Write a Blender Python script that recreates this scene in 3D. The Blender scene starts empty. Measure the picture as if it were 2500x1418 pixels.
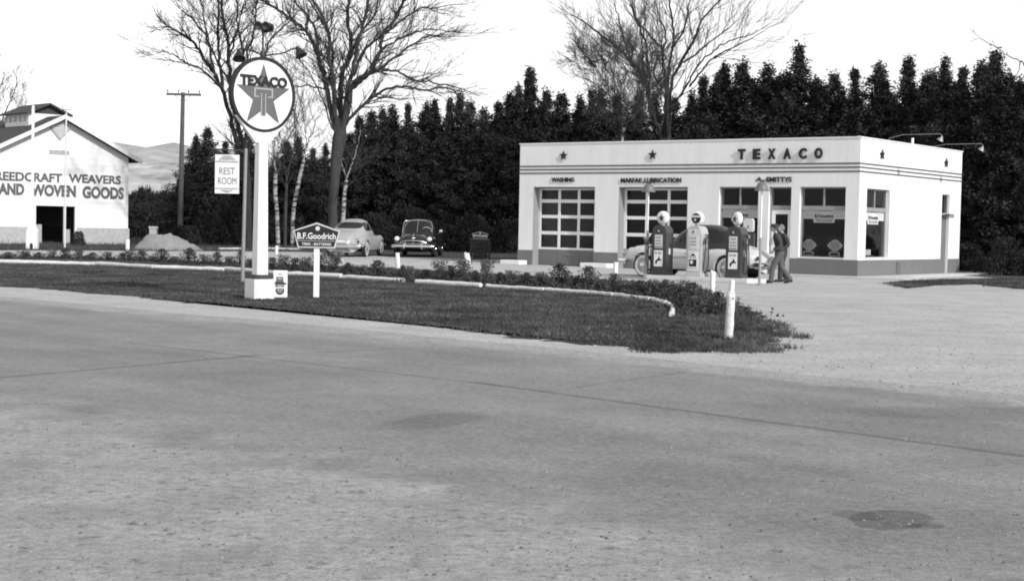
import bpy, bmesh, math, random
import numpy as np
from mathutils import Vector, Matrix, Euler
SC = bpy.context.scene
COL = SC.collection
# ------------------------------------------------------------ camera
F, PITCH, ROLL, EYE = 3655.0, math.radians(2.46), math.radians(1.13), 1.5
cd = bpy.data.cameras.new('camera'); cam = bpy.data.objects.new('camera', cd); COL.objects.link(cam)
cd.sensor_width = 36; cd.lens = F/2500*36; cd.clip_end = 6000; cd.clip_start = 0.1
RM = Matrix.Rotation(math.pi/2-PITCH, 3, 'X') @ Matrix.Rotation(ROLL, 3, 'Z')
cam.matrix_world = Matrix.Translation((0, 0, EYE)) @ RM.to_4x4()
SC.camera = cam
def ray(x, y): return RM @ Vector(((x-1250)/F, -(y-709)/F, -1))
def G(x, y, z=0.0):
    v = ray(x, y); return Vector((0, 0, EYE)) + v*((z-EYE)/v.z)
def at(x, y, Y):
    v = ray(x, y); return Vector((0, 0, EYE)) + v*(Y/v.y)
def on_plane(x, y, o, n):
    v = ray(x, y); e = Vector((0, 0, EYE)); return e + v*((o-e).dot(n)/v.dot(n))
# ------------------------------------------------------------ light
SUN_DIR = Vector((.61, -.76, .62)).normalized()       # towards the sun
elev = math.asin(SUN_DIR.z); azim = math.atan2(SUN_DIR.x, SUN_DIR.y)
w = bpy.data.worlds.new('World'); SC.world = w; w.use_nodes = True
nt = w.node_tree; nt.nodes.clear()
sky = nt.nodes.new('ShaderNodeTexSky'); sky.sky_type = 'NISHITA'; sky.sun_disc = False
sky.sun_elevation = elev; sky.sun_rotation = azim; sky.air_density = 1.0; sky.dust_density = .5; sky.ozone_density = 1
sepc = nt.nodes.new('ShaderNodeSeparateColor')   # blue-sensitive film: the sky's blue record, as grey
bg = nt.nodes.new('ShaderNodeBackground'); ow = nt.nodes.new('ShaderNodeOutputWorld')
bg.inputs['Strength'].default_value = 0.12
nt.links.new(sky.outputs[0], sepc.inputs[0]); nt.links.new(sepc.outputs[2], bg.inputs[0]); nt.links.new(bg.outputs[0], ow.inputs[0])
sl = bpy.data.lights.new('sun', 'SUN'); sl.energy = 2.4; sl.angle = math.radians(1.5); sl.color = (1, 1, 1)
so = bpy.data.objects.new('sun', sl); COL.objects.link(so); so.rotation_euler = (-SUN_DIR).to_track_quat('-Z', 'Y').to_euler()
SC.view_settings.view_transform = 'Standard'; SC.view_settings.look = 'None'; SC.view_settings.gamma = 1
SC.view_settings.exposure = 0.52
SC.render.engine = 'CYCLES'
SC.cycles.filter_width = 1.9; SC.cycles.max_bounces = 6; SC.cycles.transparent_max_bounces = 12
# ------------------------------------------------------------ materials
def mat(name, v, rough=.8, amt=0.0, scale=5.0, metal=0.0, bump=0.0, bscale=40.0, spec=.5, v2=None, stretch=None, fine=0.0, fscale=80.0):
    m = bpy.data.materials.new(name); m.use_nodes = True
    n = m.node_tree; b = n.nodes['Principled BSDF']
    b.inputs['Roughness'].default_value = rough; b.inputs['Metallic'].default_value = metal
    b.inputs['Specular IOR Level'].default_value = spec
    tc = n.nodes.new('ShaderNodeTexCoord'); mp = n.nodes.new('ShaderNodeMapping')
    n.links.new(tc.outputs['Object'], mp.inputs[0])
    if stretch: mp.inputs['Scale'].default_value = stretch
    if amt or v2 is not None:
        t = n.nodes.new('ShaderNodeTexNoise'); t.inputs['Scale'].default_value = scale; t.inputs['Detail'].default_value = 6; t.inputs['Roughness'].default_value = .62
        n.links.new(mp.outputs[0], t.inputs['Vector'])
        r = n.nodes.new('ShaderNodeMapRange'); r.inputs[1].default_value = .3; r.inputs[2].default_value = .7
        lo, hi = (v*(1-amt), v*(1+amt)) if v2 is None else (v, v2)
        r.inputs[3].default_value = lo; r.inputs[4].default_value = hi
        n.links.new(t.outputs['Fac'], r.inputs[0]); out = r.outputs[0]
        if fine:
            t2 = n.nodes.new('ShaderNodeTexNoise'); t2.inputs['Scale'].default_value = fscale; t2.inputs['Detail'].default_value = 3
            n.links.new(mp.outputs[0], t2.inputs['Vector'])
            r2 = n.nodes.new('ShaderNodeMapRange'); r2.inputs[1].default_value = .3; r2.inputs[2].default_value = .7
            r2.inputs[3].default_value = 1-fine; r2.inputs[4].default_value = 1+fine
            n.links.new(t2.outputs['Fac'], r2.inputs[0])
            mu = n.nodes.new('ShaderNodeMath'); mu.operation = 'MULTIPLY'; n.links.new(out, mu.inputs[0]); n.links.new(r2.outputs[0], mu.inputs[1]); out = mu.outputs[0]
        n.links.new(out, b.inputs['Base Color'])
    else:
        b.inputs['Base Color'].default_value = (v, v, v, 1)
    if bump:
        t = n.nodes.new('ShaderNodeTexNoise'); t.inputs['Scale'].default_value = bscale; t.inputs['Detail'].default_value = 5
        n.links.new(mp.outputs[0], t.inputs['Vector'])
        bp = n.nodes.new('ShaderNodeBump'); bp.inputs['Strength'].default_value = bump; bp.inputs['Distance'].default_value = .02
        n.links.new(t.outputs['Fac'], bp.inputs['Height']); n.links.new(bp.outputs[0], b.inputs['Normal'])
    return m
M = {}
M['wall'] = mat('white_stucco', .78, .8, .055, 1.6, bump=.3, bscale=60, stretch=(2.2, 2.2, .35), fine=.02, fscale=9)
M['barn'] = mat('white_clapboard_paint', .76, .8, .05, 1.5)
M['band'] = mat('grey_wall_paint', .155, .6, .10, 2)
M['trim'] = mat('grey_trim_paint', .28, .5, .06, 3)
M['darkgrey'] = mat('dark_grey_paint', .05, .4, .12, 8)
M['letter'] = mat('dark_letter_paint', .022, .6, spec=.3)
M['letterfade'] = mat('faded_letter_paint', .10, .7, .25, 14)
M['faded'] = mat('worn_letter_paint', .38, .8, .3, 12)
M['white'] = mat('white_paint', .80, .5, .04, 6)
M['offwhite'] = mat('off_white_paint', .62, .6, .08, 5)
M['star'] = mat('grey_star_paint', .16, .4, .05, 5)
M['starline'] = mat('pale_line_paint', .34, .5)
M['concrete'] = mat('concrete', .50, .9, .12, 3, bump=.3, fine=.1)
M['conc_dark'] = mat('foundation_block', .40, .9, .15, 5, bump=.5, bscale=15)
M['glass'] = None
M['signstar'] = mat('sign_star_enamel', .11, .5, .06, 5)
M['stripe'] = mat('stripe_paint', .09, .6, .05, 4)
M['shade'] = mat('dark_lamp_enamel', .02, .5)
M['lampgrey'] = mat('grey_lamp_enamel', .15, .4)
M['chrome'] = mat('chrome', .75, .18, metal=1.0)
M['rubber'] = mat('rubber', .02, .7)
M['whitewall'] = mat('tyre_white_band', .6, .6)
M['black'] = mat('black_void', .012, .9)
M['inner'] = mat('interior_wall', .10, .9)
M['light_car'] = mat('light_car_paint', .60, .28, spec=.6)
M['light_car2'] = mat('silver_grey_car_paint', .36, .3, spec=.6)
M['dark_car'] = mat('dark_car_paint', .018, .12, spec=.8)
M['dark_roof'] = mat('dark_roof_paint', .03, .25)
M['pump_dark'] = mat('dark_pump_enamel', .055, .3, .06, 6)
M['pump_light'] = mat('light_pump_enamel', .46, .35, .05, 6)
M['globe'] = mat('milk_glass', .82, .2)
M['wood_pole'] = mat('weathered_pole_wood', .10, .9, .3, 6, stretch=(4, 4, .4))
M['bark'] = mat('grey_bark', .026, .95, .35, 3, bump=1, bscale=12, stretch=(2, 2, .5))
M['bark_pale'] = mat('pale_elm_bark', .048, .95, .3, 3, bump=1, bscale=12, stretch=(2, 2, .5))
M['twig'] = mat('twig_bark', .035, .95)
M['conifer'] = mat('cedar_foliage', .018, .9, v2=.062, scale=.9, spec=.1, fine=.3, fscale=6)
M['hedge'] = mat('hedge_foliage', .016, .9, v2=.05, scale=.8, spec=.1)
M['plant'] = mat('garden_leaves', .035, .8, v2=.17, scale=3, spec=.2)
M['plant_dark'] = mat('dark_garden_leaves', .022, .8, v2=.085, scale=4, spec=.2)
M['petal'] = mat('white_petals', .75, .7)
M['grass'] = mat('grass_blades', .024, .9, v2=.135, scale=.75, spec=.1, fine=.25, fscale=3)
M['lawn'] = mat('lawn_soil', .025, .95, v2=.065, scale=.6, spec=.1, fine=.3, fscale=12)
M['log'] = mat('whitewashed_log', .66, .85, .18, 4, bump=.8, bscale=18, fine=.12, fscale=25)
M['forest_floor'] = mat('leaf_litter', .035, .95, .4, .7)
M['shingle'] = mat('roof_shingle', .055, .9, .2, 6)
M['skin'] = mat('skin', .36, .6)
M['shirt'] = mat('dark_work_shirt', .045, .9, .15, 12)
M['trouser'] = mat('work_trousers', .095, .9, .15, 12)
M['shoe'] = mat('shoe_leather', .015, .3)
M['hair'] = mat('hair', .05, .8)
M['hairlight'] = mat('fair_hair', .16, .8)
M['metal_grey'] = mat('galvanised_metal', .30, .5, .08, 10, metal=.3)
M['field'] = mat('hazed_field', .20, .95, v2=.66, scale=.11, stretch=(1, .25, 3))  # distance haze painted into the field's pale tones
M['hill'] = mat('hazed_wooded_hill', .26, .95, v2=.44, scale=.08)  # wooded hill lightened in its colour to stand in for haze
M['pile'] = mat('heaped_gravel', .25, .95, .18, 3, bump=1, bscale=10, fine=.15, fscale=30)
M['stone'] = mat('loose_stone', .05, .9, v2=.30, scale=1.7)
M['birch'] = None
def glass_mat():
    m = bpy.data.materials.new('window_glass'); m.use_nodes = True; n = m.node_tree; n.nodes.clear()
    o = n.nodes.new('ShaderNodeOutputMaterial'); mx = n.nodes.new('ShaderNodeMixShader'); tr = n.nodes.new('ShaderNodeBsdfTransparent'); gl = n.nodes.new('ShaderNodeBsdfGlossy')
    fr = n.nodes.new('ShaderNodeFresnel'); fr.inputs[0].default_value = 1.38
    tr.inputs[0].default_value = (.95, .95, .95, 1); gl.inputs['Roughness'].default_value = .02
    n.links.new(fr.outputs[0], mx.inputs[0]); n.links.new(tr.outputs[0], mx.inputs[1]); n.links.new(gl.outputs[0], mx.inputs[2]); n.links.new(mx.outputs[0], o.inputs[0])
    return m
M['glass'] = glass_mat()
M['carglass'] = mat('car_glass', .015, .05, spec=.6)
def birch_mat():
    m = mat('birch_bark', .5, .8); n = m.node_tree; b = n.nodes['Principled BSDF']
    tc = n.nodes.new('ShaderNodeTexCoord'); mp = n.nodes.new('ShaderNodeMapping'); mp.inputs['Scale'].default_value = (1.2, 1.2, 5)
    t = n.nodes.new('ShaderNodeTexNoise'); t.inputs['Scale'].default_value = 1.0; t.inputs['Detail'].default_value = 4
    r = n.nodes.new('ShaderNodeMapRange'); r.inputs[1].default_value = .42; r.inputs[2].default_value = .56; r.inputs[3].default_value = .03; r.inputs[4].default_value = .36  # bark blotches, darkened further to imitate patchy light on the stems
    n.links.new(tc.outputs['Object'], mp.inputs[0]); n.links.new(mp.outputs[0], t.inputs[0]); n.links.new(t.outputs['Fac'], r.inputs[0]); n.links.new(r.outputs[0], b.inputs['Base Color'])
    return m
M['birch'] = birch_mat()
# ------------------------------------------------------------ mesh helpers
class MB:
    def __init__(s): s.v = []; s.f = []
    def add(s, vs, fs):
        k = len(s.v); s.v += [tuple(p) for p in vs]; s.f += [tuple(k+i for i in f) for f in fs]; return s
    def box(s, x0, x1, y0, y1, z0, z1):
        vs = [(x0,y0,z0),(x1,y0,z0),(x1,y1,z0),(x0,y1,z0),(x0,y0,z1),(x1,y0,z1),(x1,y1,z1),(x0,y1,z1)]
        return s.add(vs, [(3,2,1,0),(4,5,6,7),(0,1,5,4),(1,2,6,5),(2,3,7,6),(3,0,4,7)])
    def tube(s, pts, rs, n=8, cap=True, squash=None):
        pts = [Vector(p) for p in pts]
        if not hasattr(rs, '__len__'): rs = [rs]*len(pts)
        rings = []; ref = None
        for i, p in enumerate(pts):
            d = (pts[min(i+1, len(pts)-1)] - pts[max(i-1, 0)])
            d = d.normalized() if d.length > 1e-9 else Vector((0,0,1))
            if ref is None: ref = Vector((1,0,0)) if abs(d.x) < .8 else Vector((0,1,0))
            a = (ref - d*ref.dot(d)).normalized(); b = d.cross(a); ref = a
            rings.append([p + (a*math.cos(t)+b*math.sin(t))*rs[i] for t in [2*math.pi*j/n for j in range(n)]])
        vs = [q for r in rings for q in r]; fs = []
        for i in range(len(pts)-1):
            for j in range(n): fs.append((i*n+j, i*n+(j+1)%n, (i+1)*n+(j+1)%n, (i+1)*n+j))
        if cap: fs.append(tuple(range(n-1,-1,-1))); fs.append(tuple((len(pts)-1)*n+j for j in range(n)))
        return s.add(vs, fs)
    def lathe(s, prof, n=24, c=(0,0,0), axis='z'):
        vs = []; fs = []
        for r, z in prof:
            for j in range(n):
                t = 2*math.pi*j/n; x, y = r*math.cos(t), r*math.sin(t)
                p = (x, y, z) if axis == 'z' else ((x, z, y) if axis == 'y' else (z, x, y))
                vs.append((p[0]+c[0], p[1]+c[1], p[2]+c[2]))
        for i in range(len(prof)-1):
            for j in range(n): fs.append((i*n+j, i*n+(j+1)%n, (i+1)*n+(j+1)%n, (i+1)*n+j))
        fs.append(tuple(range(n-1,-1,-1))); fs.append(tuple((len(prof)-1)*n+j for j in range(n)))
        return s.add(vs, fs)
    def prism_xz(s, poly, y0, y1):       # polygon in x,z given depth in y
        n = len(poly); vs = [(x,y0,z) for x,z in poly]+[(x,y1,z) for x,z in poly]
        return s.add(vs, [tuple(range(n)), tuple(range(2*n-1,n-1,-1))]+[(i,n+i,n+(i+1)%n,(i+1)%n) for i in range(n)])
    def prism_xy(s, poly, z0, z1):
        n = len(poly); vs = [(x,y,z0) for x,y in poly]+[(x,y,z1) for x,y in poly]
        return s.add(vs, [tuple(range(n-1,-1,-1)), tuple(range(n,2*n))]+[(i,(i+1)%n,n+(i+1)%n,n+i) for i in range(n)])
    def quad(s, a, b, c, d): return s.add([a,b,c,d], [(0,1,2,3)])
    def build(s, name, m, parent=None, smooth=False, bevel=0, fix=True):
        me = bpy.data.meshes.new(name); me.from_pydata(s.v, [], s.f)
        if fix or bevel:
            b = bmesh.new(); b.from_mesh(me)
            if fix: bmesh.ops.recalc_face_normals(b, faces=b.faces)
            if bevel: bmesh.ops.bevel(b, geom=[e for e in b.edges if len(e.link_faces)==2 and e.calc_face_angle(0) > .5], offset=bevel, segments=2, affect='EDGES', profile=.6, clamp_overlap=True)
            b.to_mesh(me); b.free()
        if smooth:
            me.polygons.foreach_set('use_smooth', [True]*len(me.polygons))
            try: me.set_sharp_from_angle(angle=math.radians(40))
            except Exception: pass
        me.materials.append(m)
        o = bpy.data.objects.new(name, me); COL.objects.link(o)
        if parent: o.parent = parent
        return o
def tag(o, label, cat, group=None):
    o['label'] = label; o['category'] = cat
    if group: o['group'] = group
    return o
def struct(o, kind='structure', label=None, cat=None):
    o['kind'] = kind
    if label: o['label'] = label; o['category'] = cat
    return o
def thing(name, label, cat, loc=(0,0,0), rotz=0, group=None):
    o = bpy.data.objects.new(name, None); COL.objects.link(o); o.empty_display_size = .3
    o.location = loc; o.rotation_euler = (0,0,rotz); return tag(o, label, cat, group)
def copy_tree(o, parent=None):
    c = o.copy(); COL.objects.link(c); c.parent = parent
    for ch in [x for x in bpy.data.objects if x.parent == o]: copy_tree(ch, c)
    return c
def text(s, name, m, parent, loc, w=None, h=None, depth=.02, rot=0, bold=.02, slant=0, space=1.0, font_squash=1):
    cu = bpy.data.curves.new('t', 'FONT'); cu.body = s; cu.size = 1; cu.extrude = .02; cu.offset = bold; cu.resolution_u = 3; cu.space_character = space
    to = bpy.data.objects.new('t', cu); COL.objects.link(to)
    dg = bpy.context.evaluated_depsgraph_get(); dg.update()
    me = bpy.data.meshes.new_from_object(to.evaluated_get(dg)); bpy.data.objects.remove(to)
    xs = [v.co.x for v in me.vertices]; ys = [v.co.y for v in me.vertices]
    cx, cy = (min(xs)+max(xs))/2, (min(ys)+max(ys))/2; ww, hh = max(xs)-min(xs), max(ys)-min(ys)
    sx = w/ww if w else h/hh; sy = h/hh if h else sx
    R = Matrix.Rotation(rot, 3, 'Z')
    for v in me.vertices:
        p = Vector(((v.co.x-cx)*sx, -(v.co.z/.02)*depth/2, (v.co.y-cy)*sy + (v.co.x-cx)*sx*slant))
        v.co = R @ p + Vector(loc)
    me.name = name; me.materials.clear(); me.materials.append(m)
    o = bpy.data.objects.new(name, me); COL.objects.link(o); o.parent = parent
    return o
def star_poly(r, c=(0,0), k=.40, rot=0):
    return [(c[0]+(r if i%2==0 else r*k)*math.sin(math.pi*i/5+rot), c[1]+(r if i%2==0 else r*k)*math.cos(math.pi*i/5+rot)) for i in range(10)]
def circ(r, n=28, c=(0,0), sx=1): return [(c[0]+sx*r*math.cos(2*math.pi*i/n), c[1]+r*math.sin(2*math.pi*i/n)) for i in range(n)]
def lerp_table(t, x):
    if x <= t[0][0]: return t[0][1]
    for (a, va), (b, vb) in zip(t, t[1:]):
        if x <= b:
            k = (x-a)/(b-a); k = k*k*(3-2*k)*.6 + k*.4
            return va+(vb-va)*k
    return t[-1][1]
ORD = ['first','second','third','fourth','fifth','sixth','seventh','eighth','ninth','tenth','eleventh','twelfth','thirteenth','fourteenth','fifteenth','sixteenth','seventeenth','eighteenth','nineteenth']
def ordinal(i):
    i += 1
    if i < 20: return ORD[i-1]
    T = {2:'twent',3:'thirt',4:'fort',5:'fift',6:'sixt',7:'sevent',8:'eight',9:'ninet'}
    a, b = divmod(i, 10)
    return T[a]+'ieth' if b == 0 else T[a]+'y-'+ORD[b-1]
# ------------------------------------------------------------ ground
def add_nodes_ground(name, kind):
    m = bpy.data.materials.new(name); m.use_nodes = True; n = m.node_tree; b = n.nodes['Principled BSDF']; L = n.links.new
    b.inputs['Roughness'].default_value = .95; b.inputs['Specular IOR Level'].default_value = .15
    tc = n.nodes.new('ShaderNodeTexCoord')
    def noise(scale, lo, hi, a=.3, c=.7, detail=5, vec=None, rough=.6):
        t = n.nodes.new('ShaderNodeTexNoise'); t.inputs['Scale'].default_value = scale; t.inputs['Detail'].default_value = detail; t.inputs['Roughness'].default_value = rough
        L(vec or tc.outputs['Object'], t.inputs['Vector'])
        r = n.nodes.new('ShaderNodeMapRange'); r.inputs[1].default_value = a; r.inputs[2].default_value = c; r.inputs[3].default_value = lo; r.inputs[4].default_value = hi
        L(t.outputs['Fac'], r.inputs[0]); return r.outputs[0]
    def mul(a, b_):
        x = n.nodes.new('ShaderNodeMath'); x.operation = 'MULTIPLY'
        L(a, x.inputs[0])
        if isinstance(b_, float): x.inputs[1].default_value = b_
        else: L(b_, x.inputs[1])
        return x.outputs[0]
    if kind == 'gravel':
        c = mul(mul(noise(.12, .88, 1.10), noise(1.1, .86, 1.12)), mul(noise(14, .78, 1.2, .32, .68, 6), noise(55, .72, 1.25)))
        c = mul(mul(mul(c, noise(230, .72, 1.28, detail=2)), noise(7.5, .62, 1.0, .30, .40, 3)), .465)
    else:
        mp = n.nodes.new('ShaderNodeMapping'); mp.inputs['Rotation'].default_value = (0,0,math.radians(-45.5)); mp.vector_type = 'TEXTURE'
        L(tc.outputs['Object'], mp.inputs[0])
        sp = n.nodes.new('ShaderNodeSeparateXYZ'); L(mp.outputs[0], sp.inputs[0])      # x along the road, y across
        mp2 = n.nodes.new('ShaderNodeMapping'); mp2.inputs['Scale'].default_value = (.10, .8, 1); L(mp.outputs[0], mp2.inputs[0])
        streak = noise(1.0, .86, 1.12, vec=mp2.outputs[0], detail=3)
        c = mul(mul(streak, noise(.5, .86, 1.14)), mul(noise(16, .82, 1.18, .32, .68, 6), noise(60, .76, 1.24)))
        c = mul(mul(mul(mul(c, noise(230, .72, 1.28, detail=2)), noise(2.6, .92, 1.08, detail=8)), noise(11, .78, 1.0, .28, .36, 3)), .252)
        # worn lighter gravelly margins: attribute 'edge' (0 in the lane, 1 at the margin)
        at_ = n.nodes.new('ShaderNodeAttribute'); at_.attribute_name = 'edge'
        nn = noise(1.6, -.35, .35, detail=7); ad = n.nodes.new('ShaderNodeMath'); L(at_.outputs['Fac'], ad.inputs[0]); L(nn, ad.inputs[1])
        r = n.nodes.new('ShaderNodeMapRange'); r.inputs[1].default_value = .25; r.inputs[2].default_value = .75; L(ad.outputs[0], r.inputs[0])
        g = mul(mul(noise(1.1, .86, 1.12), noise(14, .80, 1.2, .32, .68, 6)), noise(55, .74, 1.25)); g = mul(mul(mul(g, noise(230, .70, 1.30, detail=2)), noise(9, .55, 1.0, .33, .42, 4)), .352)
        mx = n.nodes.new('ShaderNodeMix'); L(r.outputs[0], mx.inputs[0]); L(c, mx.inputs[2]); L(g, mx.inputs[3]); c = mx.outputs[0]
        # tar joints and oil stains with soft broken edges
        wn = n.nodes.new('ShaderNodeTexNoise'); wn.inputs['Scale'].default_value = 2.2; wn.inputs['Detail'].default_value = 6; L(tc.outputs['Object'], wn.inputs['Vector'])
        sb_ = n.nodes.new('ShaderNodeVectorMath'); sb_.operation = 'SUBTRACT'; L(wn.outputs['Color'], sb_.inputs[0]); sb_.inputs[1].default_value = (.5,.5,.5)
        def warped(k):
            s1 = n.nodes.new('ShaderNodeVectorMath'); s1.operation = 'SCALE'; L(sb_.outputs[0], s1.inputs[0]); s1.inputs['Scale'].default_value = k
            s2 = n.nodes.new('ShaderNodeVectorMath'); s2.operation = 'ADD'; L(tc.outputs['Object'], s2.inputs[0]); L(s1.outputs[0], s2.inputs[1]); return s2.outputs[0]
        def mask(val, a, b_, dark):
            r = n.nodes.new('ShaderNodeMapRange'); r.interpolation_type = 'SMOOTHSTEP'; r.inputs[1].default_value = a; r.inputs[2].default_value = b_; r.inputs[3].default_value = dark; r.inputs[4].default_value = 1
            L(val, r.inputs[0]); return r.outputs[0]
        def seam(p, q, wd, dark, warp):
            P, Q = G(*p), G(*q); d = (Q-P); ln = d.length; d.normalize(); C = (P+Q)/2
            o1 = n.nodes.new('ShaderNodeVectorMath'); o1.operation = 'SUBTRACT'; L(warped(warp), o1.inputs[0]); o1.inputs[1].default_value = tuple(C)
            res = []
            for vec in ((-d.y, d.x, 0), tuple(d)):
                o2 = n.nodes.new('ShaderNodeVectorMath'); o2.operation = 'DOT_PRODUCT'; L(o1.outputs[0], o2.inputs[0]); o2.inputs[1].default_value = vec
                ab = n.nodes.new('ShaderNodeMath'); ab.operation = 'ABSOLUTE'; L(o2.outputs['Value'], ab.inputs[0]); res.append(ab.outputs[0])
            a1 = mask(res[0], wd*.45, wd*1.2, dark); a2 = mask(res[1], ln/2-.3, ln/2+.3, 0.0)
            mxx = n.nodes.new('ShaderNodeMath'); mxx.operation = 'MAXIMUM'; L(a1, mxx.inputs[0]); L(a2, mxx.inputs[1]); return mxx.outputs[0]
        def stain(c, ax, ay, dark, warp, soft=.35):
            C = G(*c); A_ = G(*ax)-C; B_ = G(*ay)-C
            o1 = n.nodes.new('ShaderNodeVectorMath'); o1.operation = 'SUBTRACT'; L(warped(warp), o1.inputs[0]); o1.inputs[1].default_value = tuple(C)
            sq = []
            for v_ in (A_, B_):
                o2 = n.nodes.new('ShaderNodeVectorMath'); o2.operation = 'DOT_PRODUCT'; L(o1.outputs[0], o2.inputs[0]); o2.inputs[1].default_value = tuple(v_/v_.length_squared)
                pw = n.nodes.new('ShaderNodeMath'); pw.operation = 'MULTIPLY'; L(o2.outputs['Value'], pw.inputs[0]); L(o2.outputs['Value'], pw.inputs[1]); sq.append(pw.outputs[0])
            ad2 = n.nodes.new('ShaderNodeMath'); L(sq[0], ad2.inputs[0]); L(sq[1], ad2.inputs[1]); return mask(ad2.outputs[0], 1-soft, 1+soft, dark)
        for st_ in (seam((320,838),(1180,937),.05,.74,.10), seam((1180,937),(2560,1123),.055,.66,.08), seam((-60,928),(600,870),.07,.70,.12), seam((600,870),(1040,848),.06,.78,.12), seam((1340,955),(1650,912),.05,.84,.2),
                    stain((2170,1269),(2265,1279),(2172,1249),.66,.34,.16), stain((2262,1283),(2312,1288),(2260,1276),.68,.22,.16), stain((2095,1260),(2150,1262),(2095,1248),.72,.26,.2), stain((1065,1028),(1150,1034),(1070,1006),.80,.35,.5), stain((1700,1075),(1900,1110),(1720,1050),.90,.9,.7), stain((1750,1165),(1960,1200),(1760,1130),.90,1.0,.8), stain((2380,1010),(2480,1030),(2400,990),.80,.5,.6)):
            c = mul(c, st_)
    L(c, b.inputs['Base Color'])
    t = n.nodes.new('ShaderNodeTexNoise'); t.inputs['Scale'].default_value = 30; t.inputs['Detail'].default_value = 8; t.inputs['Roughness'].default_value = .7
    L(tc.outputs['Object'], t.inputs['Vector'])
    bp = n.nodes.new('ShaderNodeBump'); bp.inputs['Strength'].default_value = .55; bp.inputs['Distance'].default_value = .03
    L(t.outputs['Fac'], bp.inputs['Height']); L(bp.outputs[0], b.inputs['Normal'])
    return m
M['gravel'] = add_nodes_ground('pale_gravel', 'gravel'); M['asphalt'] = add_nodes_ground('worn_asphalt', 'asphalt')
g = MB(); g.add([(-3500,-300,0),(3500,-300,0),(3500,4500,0),(-3500,4500,0)], [(0,1,2,3)])
struct(g.build('ground', M['gravel']))
# road: strip along its own direction, with gravelly margins
rc = (G(320,838)+G(1100,925)+G(2250,1083))/3; rd = (G(2250,1083)-G(320,838)).normalized(); rn = Vector((-rd.y, rd.x, 0))
if rn.y < 0: rn = -rn
def across(px, py): return (G(px,py)-rc).dot(rn)
far_e = (across(300,745)+across(1250,868)+across(2300,985))/3; near_e = (across(400,985)+across(1250,1150))/2
random.seed(5)
cuts = [near_e-14, near_e-9, near_e-1.2, near_e+.6, far_e-.5, far_e+.25, far_e+.7]
evals = [.72, .72, .72, -.25, -.25, 1.0, 1.3]
rows = [-60+ i*2.0 for i in range(120)]
rv, rf, re_ = [], [], []
for s_ in rows:
    for c_, e_ in zip(cuts, evals):
        wob = .12*math.sin(s_*.35)+.08*math.sin(s_*1.1)
        p = rc + rd*(-s_) + rn*(c_+wob); rv.append((p.x,p.y,.004)); re_.append(e_)
nc = len(cuts)
for i in range(len(rows)-1):
    for j in range(nc-1): rf.append((i*nc+j, i*nc+j+1, (i+1)*nc+j+1, (i+1)*nc+j))
rb = MB(); rb.add(rv, rf); road = rb.build('road', M['asphalt'])
if road.data.polygons[0].normal.z < 0: road.data.flip_normals()
a_ = road.data.attributes.new('edge', 'FLOAT', 'POINT'); a_.data.foreach_set('value', re_)
struct(road)
def ribbon(px, wid, name, m, z, seed=0):
    rnd = random.Random(seed); P_ = [G(*p, z) for p in px]; pts = []
    for a, b in zip(P_, P_[1:]):
        k = max(2, int((b-a).length/.35))
        pts += [a.lerp(b, i/k) for i in range(k)]
    pts.append(P_[-1]); l, r = [], []
    for i, p in enumerate(pts):
        d = (pts[min(i+1,len(pts)-1)]-pts[max(i-1,0)]).normalized(); nn = Vector((-d.y,d.x,0)); q = wid*(.55+.9*rnd.random())/2; j = nn*rnd.uniform(-.25,.25)*wid
        l.append(p+nn*q+j); r.append(p-nn*q+j)
    n = len(pts); b_ = MB(); b_.add([tuple(x) for x in l+r], [(i,i+1,n+i+1,n+i) for i in range(n-1)])
    return struct(b_.build(name, m))
def blot(px, name, m, z, seed, amp=.05):
    rnd = random.Random(seed); P_ = [G(*p, z) for p in px]; out = []
    for a, b in zip(P_, P_[1:]+P_[:1]):
        k = 8
        for i in range(k):
            q = a.lerp(b, i/k); out.append((q.x+rnd.gauss(0,amp), q.y+rnd.gauss(0,amp), z))
    b_ = MB(); b_.add(out, [tuple(range(len(out)))]); o = b_.build(name, m)
    if o.data.polygons[0].normal.z < 0: o.data.flip_normals()
    return struct(o)
# lawns (base sheets), forest floor, pavement
ISL = [(-260,690),(0,699),(120,706),(250,717),(400,731),(560,745),(700,759),(850,774),(1000,792),(1150,808),(1300,826),(1450,842),(1600,851),(1750,855),(1830,851),(1880,838),(1895,818),(1880,795),(1850,772),(1810,750),(1760,726),(1700,706),(1600,690),(1450,682),(1200,668),(1000,657),(820,650),(600,642),(300,632),(0,628),(-260,622)]
blot(ISL, 'lawn', M['lawn'], .006, 7, .12)
BARNLAWN = [(-300,618),(0,611),(310,612),(480,613),(720,614),(795,617),(800,596),(-300,570)]
blot(BARNLAWN, 'lawn', M['lawn'], .006, 8, .12)
RIGHTLAWN = [(2158,692),(2215,704),(2280,697),(2380,694),(2500,706),(2700,716),(2700,676),(2460,680),(2330,682),(2230,684)]
blot(RIGHTLAWN, 'lawn', M['lawn'], .007, 9, .08)
fl = MB(); fp = [G(560,613), G(800,616), G(960,628), G(1230,634), Vector((6,68,0)), Vector((16,62.6,0)), G(2460,681), G(2800,690), Vector((60,60,0)), Vector((160,200,0)), Vector((-50,200,0)), Vector((-36,110,0))]
fl.add([(p.x,p.y,.010) for p in fp], [tuple(range(len(fp)))]); o = fl.build('forest_floor', M['forest_floor'])
if o.data.polygons[0].normal.z < 0: o.data.flip_normals()
struct(o)
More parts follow.
